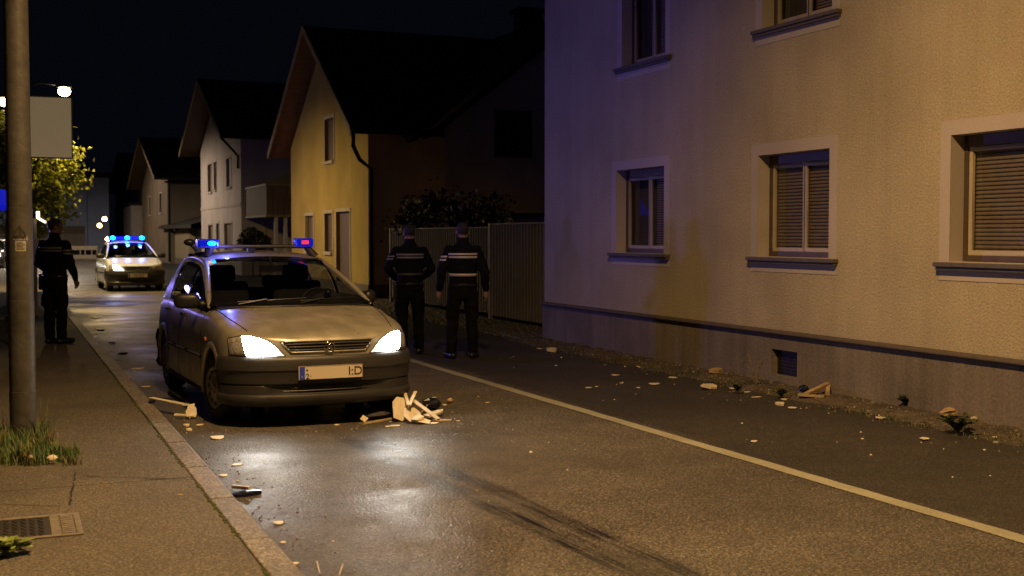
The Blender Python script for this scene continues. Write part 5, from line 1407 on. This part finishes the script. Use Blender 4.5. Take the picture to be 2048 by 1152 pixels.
for k in range(6):
    y_ = 485+k*2.6; pts = [onp(lerp(-.26, .36 if k % 3 else .2, i/9), poleZ(y_), .003) for i in range(10)]; q.tube(pts, .0016, seg=4)
q.build('note_lines', M_stk2, shaft)
# the two street lamps that are seen or stand behind the camera share one make
def street_lamp(base, head, label, lit=True, r=.16, name='street_lamp', emis=None, arm_z=None):
    o = empty(name, base); tag(o, label, 'street lamp', 'street lamps'); L_ = Matrix.Translation(-Vector(base)); hz_ = head[2]
    q = MB(); q.tube([(base[0], base[1], base[2]), (base[0], base[1], base[2]+1.2), (base[0], base[1], hz_+.12)], [.085, .07, .045], seg=14); part(q, 'post', M_conc, o, L_, smooth=True)
    v = Vector((head[0]-base[0], head[1]-base[1], 0)); 
    q = MB(); q.tube([(base[0], base[1], hz_+.08), (base[0]+v.x*.5, base[1]+v.y*.5, hz_+.22), (head[0]-v.x*.1, head[1]-v.y*.1, hz_+.17)], .018, seg=10); part(q, 'arm', M_pipe, o, L_, smooth=True)
    q = MB(); q.ball((head[0], head[1], hz_+.14), (.20, .12, .05), None, 20, 12); hd = part(q, 'lamp_head', mat('lamp_casing', (.12, .11, .10), .5, .3), o, L_, smooth=True)
    q = MB(); q.ball((head[0], head[1], hz_+.02), (r, r, r*.85), None, 20, 12); part(q, 'lamp_glass', emis or M_lampE, hd, L_, smooth=True)
    return o
M_lampB = mat('bright_lamp_glow', (1, .85, .6), .4, emit=(1, .74, .40), estr=45)
street_lamp((.42, LAMP_FAR[1]+.1, KH), (LAMP_FAR[0]+.07, LAMP_FAR[1], LAMP_FAR[2]+.02), 'lit street lamp shining above the top right corner of the blank sign board', r=.16, emis=M_lampB)
hh = D(9, 205, 30); street_lamp((hh.x-.6, hh.y, KH), tuple(hh), 'lit street lamp half hidden at the left edge behind the street pole', r=.14)
street_lamp((.42, LAMP_END[1], KH), LAMP_END, 'distant street lamp hidden behind the blank sign board', r=.01)
street_lamp((.42, LAMP_BACK[1], KH), LAMP_BACK, 'farthest street lamp, in front of the hall and hidden by the street pole', r=.01)
street_lamp((-.6, LAMP_NEAR[1]-.2, KH), (LAMP_NEAR[0], LAMP_NEAR[1], LAMP_NEAR[2]+.25), 'street lamp standing above the near road out of the photo', r=.12)
# blank light-box sign
a = D(64, 193, 15.5); b_ = D(143, 193, 15.5); c_ = D(146, 313, 15.5)
sgp = Vector((D(44, 313, 15.5).x, D(44, 313, 15.5).y, KH)); sg = empty('blank_sign', sgp); tag(sg, 'blank cream sign board in a thin metal frame behind the street pole', 'sign')
n_ = Vector((-sgp.x, -sgp.y, 0)).normalized(); u_ = Vector((-n_.y, n_.x, 0)); u_ = u_ if u_.dot(RT) > 0 else -u_
w_ = (b_-sgp).dot(u_); z0, z1 = c_.z-KH, a.z-KH
Ms = Matrix((( u_.x, -n_.x, 0, 0), (u_.y, -n_.y, 0, 0), (0, 0, 1, 0), (0, 0, 0, 1)))
q = MB(); q.box((-.14, .01, z0), (w_, .10, z1), None, Ms); bd = q.build('board', mat('sign_face', (.50, .44, .33), .5, var=.08, vscale=2, emit=(1, .74, .40), estr=.12), sg)
q = MB(); t = .014
q.box((-.15, -.002, z0-t), (w_+t, .112, z0), None, Ms); q.box((-.15, -.002, z1), (w_+t, .112, z1+t), None, Ms); q.box((w_, -.002, z0), (w_+t, .112, z1), None, Ms)
q.build('frame', mat('sign_frame', (.16, .14, .11), .4, .5), sg)
q = MB(); q.tube([(0, .16, 0), (0, .16, z1+.1)], .045, seg=12); 
for v in q.v: pass
q.v = [tuple(Ms @ Vector(v)) for v in q.v]; q.build('post', M_conc, sg, smooth=True)
# white cabinet behind the pole, blue lit board above, bracket light
c0 = D(12, 560, 21.5); wc = empty('white_cabinet', (c0.x, c0.y, KH)); tag(wc, 'tall white metal cabinet hidden behind the street pole, its edge lit violet', 'cabinet')
n_ = Vector((-c0.x-.0, -c0.y, 0)).normalized(); u_ = RT.copy(); Mc = Matrix(((u_.x, -n_.x, 0, 0), (u_.y, -n_.y, 0, 0), (0, 0, 1, 0), (0, 0, 0, 1)))
cw = (D(75, 560, 21.5)-c0).dot(u_); ch = D(40, 437, 21.5).z-KH
M_cab = mat('white_enamel', (.55, .50, .44), .35, var=.06, coat=.3)
q = MB(); q.box((0, 0, .06), (cw, .5, ch), None, Mc); cb = q.build('body', M_cab, wc, bevel=.012)
q = MB(); q.box((.03, -.012, .12), (cw-.03, -.001, ch-.05), None, Mc); q.build('door', M_cab, wc, bevel=.003)
q = MB(); q.box((-.01, -.01, 0), (cw+.01, .5, .059), None, Mc); q.build('base', M_plin, wc)
q = MB(); q.box((cw-.085, -.04, .9), (cw-.07, -.013, 1.1), None, Mc); q.build('handle', M_blackp, wc)
b0 = D(76, 434, 21.4); b1 = D(90, 444, 21.0)
bl = empty('bracket_light', b0); tag(bl, 'small glowing bent tube light right of the street pole above the officer on the sidewalk', 'lamp')
q = MB(); q.tube([(0, 0, .10), (0, 0, -.02)], .030, seg=8); q.tube([(0, 0, -.02), b1-b0], .022, seg=8); q.build('tube', mat('tube_glow', (1, .9, .6), .4, emit=(1, .80, .42), estr=3.2), bl, smooth=True)
q = MB(); q.tube([(0, 0.03, .0), (-.12, .05, .0)], .02, seg=6); q.build('bracket', M_pipe, bl)
s0 = D(-30, 410, 26); s1 = D(30, 376, 26)
bs = empty('blue_awning', (s0.x, s0.y, 0)); tag(bs, 'bright blue lit awning cut off by the left edge behind the street pole', 'awning'); Lb = Matrix.Translation((-s0.x, -s0.y, 0))
q = MB(); e1_ = s1-s0; w2 = Vector((e1_.x, e1_.y, 0)).length; di = Vector((e1_.x, e1_.y, 0)).normalized()
q.face([s0, s0+di*w2, Vector((s0.x, s0.y, s1.z))+di*w2+Vector((-.2, .9, 0)), Vector((s0.x, s0.y, s1.z))+Vector((-.2, .9, 0))]); q.face([s0, s0+di*w2, s0+di*w2-Vector((0, 0, .12)), s0-Vector((0, 0, .12))])
part(q, 'canopy', mat('blue_cloth', (.02, .03, .5), .6, emit=(.01, .02, 1), estr=.4), bs, Lb)
q = MB()
for k_ in (.0, w2): q.tube([Vector((s0.x, s0.y, 0))+di*k_, s0+di*k_], .03, seg=8)
part(q, 'awning_pole', M_cab, bs, Lb)
wb = empty('added_beacon', (-.42, 20.2, .08)); tag(wb, 'added blue light on a short post out of view, tinting the house wall', 'beacon')  # unseen blue light, added to throw the patches on the house wall
q = MB(); q.tube([(0, 0, 0), (0, 0, 1.52)], .03, seg=10); q.tube([(0, 0, 1.50), (0, 0, 1.54)], .07, seg=14); q.build('post', M_pipe, wb, smooth=False)
q = MB(); q.ball((0, 0, 1.60), (.05, .05, .06), None, 14, 8); q.build('lens', M_blueD, wb, smooth=True)
bl_ = light('SPOT', 'added_beacon_light', (.10, -.02, 1.62), 460, (.30, .24, 1), .17, (8.07, -7.6, 2.1), 74, .8, parent=wb); bl_.data.specular_factor = .1
# low wooden edging board in the grass
a = G(2, 752, .1)
eb = MB(); eb.box((-.06, -.3, 0), (.06, .3, .12)); e_ = eb.build('edging_stone', M_kerb, bevel=.01); e_.location = (a.x-.35, a.y, .08); e_.rotation_euler = (0, 0, R(70)); tag(e_, 'pale edging stone lying in the grass left of the street pole', 'edging stone')

# ================================================================ TREES AND BUSHES
M_leafl = leafmat('lime_tree_leaf', (.11, .15, .025)); M_leafd = leafmat('dark_leaf', (.022, .026, .014)); M_bark = mat('bark', (.06, .045, .03), .9, var=.3, bump=.6, bscale=30)
def tree(name, label, cat, base, crown_c, rad3, n, lsize, m, clumps=26, trunk=True, seed=3, group=None):
    rnd = random.Random(seed); o = empty(name, base); tag(o, label, cat, group); B0 = Vector(base); cc = Vector(crown_c)-B0
    tk = MB(); cl = []
    for _ in range(clumps):
        while True:
            v = Vector((rnd.uniform(-1, 1), rnd.uniform(-1, 1), rnd.uniform(-1, 1)))
            if v.length < 1: break
        v = v.normalized()*(v.length**.45); cl.append(cc+Vector((v.x*rad3[0], v.y*rad3[1], v.z*rad3[2])))
    fork = Vector((0, 0, max(.1, cc.z-rad3[2]*.9)))
    if trunk: tk.tube([(0, 0, -.05), fork*.5+Vector((.02, .01, 0)), fork], [.075, .06, .05] if trunk is True else [trunk, trunk*.8, trunk*.7], seg=10)
    tr = .035 if trunk is True else (trunk or .02)*.5
    for c_ in cl: tk.tube([fork, fork.lerp(c_, .5)+Vector((0, 0, .05)), c_], [tr, tr*.6, tr*.2], seg=6)
    tk.build('trunk' if trunk else 'stems', M_bark, o, smooth=True)
    lf = MB()
    for k in range(n):
        c_ = rnd.choice(cl); sp_ = rad3[0]*.17; p_ = c_+Vector((rnd.gauss(0, sp_), rnd.gauss(0, sp_), rnd.gauss(0, sp_*.8)))
        d_ = Vector((rnd.uniform(-1, 1), rnd.uniform(-1, 1), rnd.uniform(-.9, .35))); nn_ = Vector((rnd.uniform(-1, 1), rnd.uniform(-1, 1), rnd.uniform(0, 1)))
        leaf(lf, p_, d_, nn_, lsize*rnd.uniform(.6, 1.3))
    me = lf.build('crown', m, o, weld=False)
    return o
for nm in ('lime_tree_leaf',):   # thin leaves let the lamp light through
    m = MATS[nm]; n = m.node_tree.nodes; L = m.node_tree.links; pr = n['Principled BSDF']; tl = n.new('ShaderNodeBsdfTranslucent'); tl.inputs[0].default_value = (.36, .38, .05, 1); mx = n.new('ShaderNodeMixShader'); mx.inputs[0].default_value = .45
    L.new(pr.outputs[0], mx.inputs[1]); L.new(tl.outputs[0], mx.inputs[2]); L.new(mx.outputs[0], n['Material Output'].inputs[0])
tc_ = D(52, 345, 31); tb = (D(30, 500, 31).x, D(30, 500, 31).y, 0)
tree('street_tree', 'small street tree with lamp-lit yellow-green leaves behind the blank sign board', 'tree', tb, tc_, (1.25, 1.2, 1.40), 13000, .115, M_leafl, 60)
bc = WX(905, 425, 9.6); tree('garden_bush', 'dark spreading bush rising behind the metal fence above the two officers', 'bush', (bc.x, bc.y, 0), (bc.x, bc.y, bc.z-.35), (1.2, 1.5, .85), 3400, .10, M_leafd, 40, trunk=.04, seed=5)
bc = WX(505, 478, 9.0); tree('garden_shrub', 'small dark shrub against the side of the pale house, below its balcony', 'shrub', (bc.x, bc.y, 0), (bc.x, bc.y, bc.z), (.45, .5, .42), 500, .14, M_leafd, 16, trunk=.03, seed=8)

# ================================================================ DEBRIS
M_tan = mat('tan_scrap', (.40, .28, .15), .7, var=.3, vscale=12, bump=.3, bscale=20)
M_crm = mat('cream_scrap', (.70, .62, .46), .6, var=.15, vscale=12, bump=.25, bscale=18)
M_wht = M_white
M_nvy = mat('navy_scrap', (.006, .008, .02), .35, var=.2, bump=.5, bscale=15)
M_gry = mat('grey_scrap', (.045, .042, .038), .7, var=.25, vscale=10, bump=.3, bscale=20)
M_stick = mat('splintered_wood', (.34, .26, .14), .7, var=.3, vscale=20, bump=.4, bscale=50)
def shard(px, py, L_, W_, ang, m, label, name='plastic_shard', cat='shard', z=0, h=.012, tilt=(0, 0), seed=None, curl=.2, n=9, parts=None):
    rnd = random.Random(seed if seed is not None else int(px*7+py)); b_ = G(px, py, z); q = MB(); L_ *= 1.15; W_ *= 1.2; h = h*.5 if h == .012 else h*.8
    out = []
    for i in range(n):
        a = 2*math.pi*i/n+rnd.uniform(-.18, .18); r_ = rnd.uniform(.66, 1.0); out.append((L_/2*r_*math.cos(a), W_/2*r_*math.sin(a)))
    def hz(x, y): return curl*W_*((x/(L_/2))**2*.35+.25*(y/(W_/2+1e-6)))+h
    inn_ = [(x*.5, y*.5) for x, y in out]
    T = [Vector((x, y, hz(x, y))) for x, y in out]; I_ = [Vector((x, y, hz(x, y)+h*.25)) for x, y in inn_]; Bt = [Vector((x, y, hz(x, y)-h*.8)) for x, y in out]
    for i in range(n):
        j = (i+1) % n; q.face([T[i], T[j], I_[j], I_[i]]); q.face([Bt[i], Bt[j], T[j], T[i]])
    q.face(I_); q.face(Bt[::-1])
    o = q.build(name, m); o.rotation_euler = (tilt[0], tilt[1], R(ang)); zmin = min((o.rotation_euler.to_matrix() @ v.co).z for v in o.data.vertices)
    o.location = (b_.x, b_.y, z-zmin+.002); tag(o, label, cat); return o
D_ = 'debris scattered on the asphalt'
def plank(px0, py0, px1, py1, wd, th, m, label, name='board', cat='board', z=0, lift=(0, 0), round_end=False):
    a, b_ = G(px0, py0, z), G(px1, py1, z); a.z += lift[0]; b_.z += lift[1]; ln = (b_-a).length; q = MB(); n_ = 8; rows = []
    for i in range(n_+1):
        f = i/n_; j = lambda: random.uniform(-.06, .06)*wd
        k = 1 if not round_end else math.sqrt(max(.02, 1-max(0, (f-.7)/.3)**2))
        rows.append([Vector((f*ln, -wd/2*k+j(), 0)), Vector((f*ln, wd/2*k+j(), 0)), Vector((f*ln, wd/2*k, th)), Vector((f*ln, -wd/2*k, th))])
    q.grid(rows, closed=True); q.face(rows[0]); q.face(rows[-1][::-1]); o = q.build(name, m, bevel=.002)
    o.location = a+Vector((0, 0, .003)); d_ = (b_-a).normalized(); o.rotation_euler = d_.to_track_quat('X', 'Z').to_euler(); tag(o, label, cat); return o
plank(304, 821, 372, 834, .055, .012, M_crm, 'long narrow cream strip sticking over the kerb beside the front wheel', lift=(.105, .10))
plank(350, 838, 390, 838, .06, .012, M_crm, 'short cream strip under the rounded paddle at the kerb', lift=(.03, .02))
o = shard(383, 838, .09, .14, 8, M_crm, 'upright rounded cream paddle-shaped scrap at the kerb beside the front wheel', 'paddle_scrap', 'scrap', h=.012, n=16, curl=.02, seed=3)
o.rotation_euler = (R(70), 0, R(-15)); o.location.z = .07
shard(433, 878, .115, .085, 20, M_crm, 'cream crumpled scrap on the road below the front wheel', seed=1, curl=.3)
shard(378, 862, .06, .05, 50, M_crm, 'small cream lump by the kerb, left of the front wheel', 'scrap_lump', 'scrap', h=.02, seed=5)
shard(373, 853, .05, .05, 10, M_crm, 'smallest cream crumb touching the kerb below the paddle scrap', 'scrap_lump', 'scrap', h=.02, seed=6)
shard(398, 851, .07, .04, 0, M_crm, 'little cream rectangle right of the kerb lump', seed=8, n=5)
shard(474, 931, .10, .05, 10, M_wht, 'white leaf-shaped shard in the headlight glare near the kerb', seed=9, n=6)
shard(447, 953, .07, .06, 30, M_crm, 'cream square chip touching the kerb stones', seed=10, n=5)
shard(557, 1048, .075, .055, 30, M_wht, 'white pointed shard on the bright asphalt near the bottom kerb', seed=11, n=6)
shard(588, 1130, .055, .035, 0, M_wht, 'white chip nearest the camera by the kerb', seed=13, n=6)
shard(566, 1087, .035, .03, 0, M_wht, 'tiny white chip above the chip nearest the camera', seed=14, n=6)
shard(475, 963, .03, .025, 0, M_wht, 'tiny white chip just above the black curved scrap', seed=15, n=5)
o = shard(492, 991, .20, .09, 10, M_nvy, 'black curved scrap with a pale edge lying against the kerb', 'curved_scrap', 'scrap', seed=16, n=14, h=.03, curl=.1)
plank(466, 984, 500, 992, .018, .02, M_wht, 'narrow white strip along the edge of the black curved scrap', 'strip', 'strip', lift=(.02, .035))
shard(673, 851, .05, .03, 0, M_crm, 'cream chip in front of the bumper below the headlight', seed=17, n=7)
shard(682, 824, .06, .018, 10, M_wht, 'bright glinting sliver under the front bumper', seed=18, n=5)
shard(303, 807, .07, .05, 10, M_nvy, 'small black lump on the kerb above the cream strip', 'black_lump', 'scrap', z=KH+.006, h=.02, seed=19)
shard(246, 709, .14, .10, 20, M_nvy, 'flat black scrap at the kerb nearest the champagne car', 'black_scrap', 'scrap', seed=20, h=.03)
shard(224, 688, .10, .10, 60, M_nvy, 'second black scrap along the far kerb', 'black_scrap', 'scrap', seed=21, h=.03)
shard(201, 662, .16, .12, 30, M_nvy, 'third black scrap along the far kerb', 'black_scrap', 'scrap', seed=22, h=.03)
shard(189, 637, .22, .14, 0, M_nvy, 'farthest black scrap along the kerb, beside the officer on the sidewalk', 'black_scrap', 'scrap', seed=23, h=.03)
shard(275, 738, .15, .05, 0, M_wht, 'pale elongated shard at the kerb left of the rear wheel', seed=24, n=7)
shard(292, 774, .09, .04, 0, M_wht, 'pale sliver at the kerb in line with the rear wheel', seed=25, n=6)
# crash pile in front of the right headlight
def crumple(px, py, sx, sy, sz, m, label, name, seed, z=0, rz=0, rx=0):
    b_ = G(px, py, z); rnd = random.Random(seed); q = MB(); q.ball((0, 0, 0), (sx, sy, sz), None, 9, 6); me_o = q.build(name, m)
    for v in me_o.data.vertices:
        v.co = Vector([c_*rnd.uniform(.72, 1.2) for c_ in v.co])
    me_o.rotation_euler = (rx, 0, R(rz)); zmin = min((me_o.rotation_euler.to_matrix() @ v.co).z for v in me_o.data.vertices)
    me_o.location = (b_.x, b_.y, z-zmin); tag(me_o, label, 'scrap'); return me_o
plank(823, 839, 877, 845, .05, .012, M_wht, 'white splinter sloping down across the crash pile', 'splinter', 'splinter', lift=(.17, .02))
plank(817, 845, 809, 833, .028, .010, M_wht, 'small white splinter pointing up left on top of the crash pile', 'splinter', 'splinter', lift=(.14, .22))
plank(819, 845, 831, 835, .030, .010, M_wht, 'small white splinter pointing up right on top of the crash pile', 'splinter', 'splinter', lift=(.14, .22))
plank(845, 841, 885, 831, .075, .02, M_crm, 'cream tongue-shaped piece at the right of the crash pile', 'tongue_scrap', 'scrap', lift=(.01, .035), round_end=True)
plank(725, 850, 783, 840, .05, .014, M_stick, 'flat tan slat lying in front of the grey mat scrap', 'slat', 'slat')
plank(843, 843, 903, 841, .012, .01, M_wht, 'thin pale stick pointing right from the crash pile', 'stick', 'stick')
plank(865, 846, 901, 843, .008, .008, M_stick, 'thinner brown stick beside the pale stick of the crash pile', 'stick', 'stick', lift=(.008, 0))
plank(841, 831, 855, 823, .012, .01, M_stick, 'short brown rod leaning at the back of the crash pile', 'stick', 'stick', lift=(.01, .05))
crumple(837, 847, .06, .06, .04, M_crm, 'small cream wedge at the foot of the crash pile', 'wedge_scrap', 41)
crumple(863, 820, .09, .075, .06, M_nvy, 'crumpled dark navy scrap behind the crash pile', 'dark_scrap', 42)
crumple(747, 839, .17, .11, .05, M_gry, 'dark grey mat scrap under the front bumper, left of the crash pile', 'mat_scrap', 43, rz=20)
o = shard(727, 845, .11, .075, 20, M_crm, 'cream label-like piece on the left end of the grey mat scrap', 'label_scrap', 'scrap', h=.008, seed=45, n=4, curl=0); o.rotation_euler = (R(60), 0, R(25)); o.location.z = .03
crumple(900, 807, .032, .028, .028, M_tan, 'round tan lump on the road right of the crash pile', 'tan_lump', 46)
shard(889, 811, .045, .035, 0, M_crm, 'cream chip beside the round tan lump', seed=47, n=6)
shard(868, 796, .06, .03, 0, M_wht, 'pale sliver on the road above the navy scrap', seed=48, n=6)
shard(975, 806, .05, .02, 10, M_wht, 'pale sliver alone between crash pile and white road line', seed=49, n=5)
shard(917, 843, .04, .02, 0, M_wht, 'small pale chip just right of the sticks', seed=50, n=5)
shard(775, 854, .05, .025, 0, M_crm, 'cream chip in front of the tan slat', seed=51, n=6)
def panel(px, py, pts, ang, rx, ry, lift, m, label, th=.006):
    q = MB(); n = len(pts); q.face([(x, y, th) for x, y in pts]); q.face([(x, y, 0) for x, y in pts][::-1])
    for i in range(n):
        j = (i+1) % n; q.face([(*pts[i], 0), (*pts[j], 0), (*pts[j], th), (*pts[i], th)])
    o = q.build('panel_fragment', m, bevel=.001, seg=1); b_ = G(px, py, 0); o.rotation_euler = (R(rx), R(ry), R(ang)); zmin = min((o.rotation_euler.to_matrix() @ v.co).z for v in o.data.vertices)
    o.location = (b_.x, b_.y, lift-zmin+.002); tag(o, label, 'scrap'); return o
panel(806, 842, [(-.10, -.02), (-.09, .12), (-.04, .17), (.03, .16), (.07, .09), (.05, -.03), (-.02, -.05)], 14, 66, 6, 0, M_crm, 'upright cut panel with slanting corners at the left of the crash pile')
panel(826, 845, [(-.07, -.03), (-.08, .05), (0, .11), (.09, .07), (.10, 0), (.02, -.05)], 30, 42, -12, .01, M_wht, 'lower cracked panel half lying on the front of the crash pile')
panel(846, 848, [(-.05, -.03), (-.02, .06), (.07, .02), (.05, -.04)], -10, 20, 10, 0, M_crm, 'four-cornered flat chip at the front right of the crash pile')
panel(790, 853, [(-.05, -.015), (-.03, .03), (.05, .02), (.04, -.02)], 5, 4, 0, 0, M_wht, 'flat white chip on the road left of the crash pile')
panel(868, 848, [(-.05, -.01), (-.01, .03), (.06, .0), (.01, -.025)], 25, 6, 0, 0, M_crm, 'flat cream sliver at the tip of the crash pile sticks')
for k_, (px_, py_, a_, lb_) in enumerate(((1466, 779, 20, 'flat pale flake right of the largest cream scrap'), (1345, 757, -20, 'pale flake between the oblong shard and the tan carton'), (1585, 818, 10, 'pale flake on the asphalt just below the dome-shaped shard'), (1700, 812, 30, 'pale flake at the soil edge right of the broken plank'), (1760, 838, -10, 'pale flake on the asphalt edge below the small weed tuft'), (1230, 752, 0, 'pale flake high on the dark strip above the oblong shard'), (1850, 880, 15, 'pale flake on the dark strip below the leafy weed'))):
    panel(px_, py_, [(-.05, -.02), (-.03, .03), (.03, .035), (.06, 0), (.01, -.03)], a_, 5, 3, .004, M_wht if k_ % 2 else M_crm, lb_)
# right-hand side
shard(1104, 704, .17, .12, 25, M_crm, 'cream rounded scrap on the ground at the corner of the beige house', 'cream_scrap', 'scrap', h=.06, seed=60, n=9)
shard(1079, 698, .11, .06, 0, M_wht, 'bluish white chip left of the cream scrap at the house corner', seed=61, n=6)
o = shard(1418, 778, .26, .14, 35, M_wht, 'largest flat cream scrap beside the soil strip, left of the cellar hatch', 'flat_scrap', 'scrap', h=.03, seed=62, n=9, curl=.35)
o = shard(1432, 746, .22, .09, 15, M_tan, 'tan crushed carton in the soil against the plinth, left of the cellar hatch', 'carton_scrap', 'scrap', z=.03, h=.06, seed=63, n=8)
shard(1308, 769, .13, .06, -15, M_wht, 'white oblong shard alone on the dark asphalt right of the road line', seed=64, n=8)
shard(1276, 735, .04, .10, 10, M_wht, 'bluish sliver farther up beyond the white oblong shard', seed=65, n=6)
shard(1177, 776, .09, .025, 0, M_wht, 'pale sliver left of the oblong shard', seed=66, n=5)
shard(1193, 774, .04, .025, 0, M_wht, 'tiny pale chip beside the pale sliver left of the oblong shard', seed=67, n=5)
shard(1243, 767, .05, .03, 0, M_wht, 'small pale chip above the pair near the oblong shard', seed=68, n=5)
shard(1277, 776, .06, .025, 0, M_wht, 'pale chip just below left of the oblong shard', seed=69, n=5)
shard(1560, 811, .11, .09, 0, M_wht, 'white dome-shaped shard below the cellar hatch', 'dome_shard', 'shard', h=.03, seed=70, n=11)
shard(1568, 800, .07, .05, 0, M_wht, 'white chip just behind the dome-shaped shard', seed=71, n=6)
shard(1490, 785, .13, .03, -10, M_wht, 'long white sliver left of the cellar hatch', seed=72, n=7)
shard(1512, 795, .13, .025, -5, M_wht, 'second long white sliver closer to the dome-shaped shard', seed=73, n=7)
shard(1508, 884, .065, .035, 0, M_crm, 'lone cream chip on the asphalt halfway between road line and wall', seed=74, n=7)
plank(1598, 792, 1650, 796, .07, .02, M_stick, 'flat tan slat in the soil right of the cellar hatch', 'slat', 'slat', z=.03)
plank(1612, 792, 1658, 780, .05, .03, M_tan, 'brown broken plank leaning on the slat right of the cellar hatch', 'plank_piece', 'plank', z=.04, lift=(.0, .05))
plank(1655, 790, 1658, 778, .04, .03, M_tan, 'short brown block at the end of the broken plank', 'block', 'block', z=.03, lift=(0, .07))
crumple(1607, 786, .05, .05, .04, M_nvy, 'small dark lump at the left of the broken plank', 'dark_lump', 75, z=.04)
crumple(1897, 834, .085, .06, .04, M_tan, 'tan crushed scrap beside the leafy weed', 'tan_scrap', 76, z=.03)
shard(1952, 838, .13, .04, 10, M_crm, 'small cream scrap in the soil right of the leafy weed', seed=77, n=7, z=.03, h=.02)
shard(2012, 842, .13, .06, 0, M_tan, 'brown scrap in the soil at the right edge of the photo', 'brown_scrap', 'scrap', seed=78, n=7, z=.03, h=.02)
shard(1976, 868, .06, .05, 0, M_crm, 'cream lump on the edge of the asphalt near the right edge', seed=79, n=7, h=.02)
shard(1996, 876, .11, .05, 0, M_crm, 'pale flat scrap just right of the cream lump near the right edge', seed=80, n=7, h=.012)
shard(1991, 886, .06, .02, 0, M_wht, 'white sliver below the pale flat scrap near the right edge', seed=81, n=5)
plank(640, 1152, 634, 1134, .006, .006, M_wht, 'left white twig at the bottom edge of the photo', 'twig', 'twig', lift=(.0, .02))
plank(678, 1154, 686, 1139, .006, .006, M_wht, 'right white twig at the bottom edge of the photo', 'twig', 'twig', lift=(.0, .02))
crumple(60, 919, .022, .018, .015, M_tan, 'tan dead leaf in the grass at the foot of the pole', 'dead_leaf', 90, z=KH+.02)
crumple(104, 922, .032, .022, .02, M_crm, 'pale crumpled leaf in the grass right of the pole foot', 'dead_leaf', 91, z=KH+.02)
shard(112, 914, .05, .02, 60, M_crm, 'narrow pale leaf sticking up from the grass right of the pole foot', 'dead_leaf', 'leaf', z=KH+.02, seed=92, n=5)
shard(205, 970, .055, .006, 0, M_stick, 'thin straw lying on the sidewalk below the grass tuft', 'straw', 'straw', z=KH, h=.003, seed=93, n=5)
shard(360, 991, .05, .02, -20, M_stick, 'curled brown leaf on the sidewalk near the kerb', 'dead_leaf', 'leaf', z=KH, h=.004, seed=94, n=5)
shard(265, 853, .035, .01, -10, M_stick, 'tiny pale straw on the sidewalk level with the front wheel', 'straw', 'straw', z=KH, h=.003, seed=95, n=5)
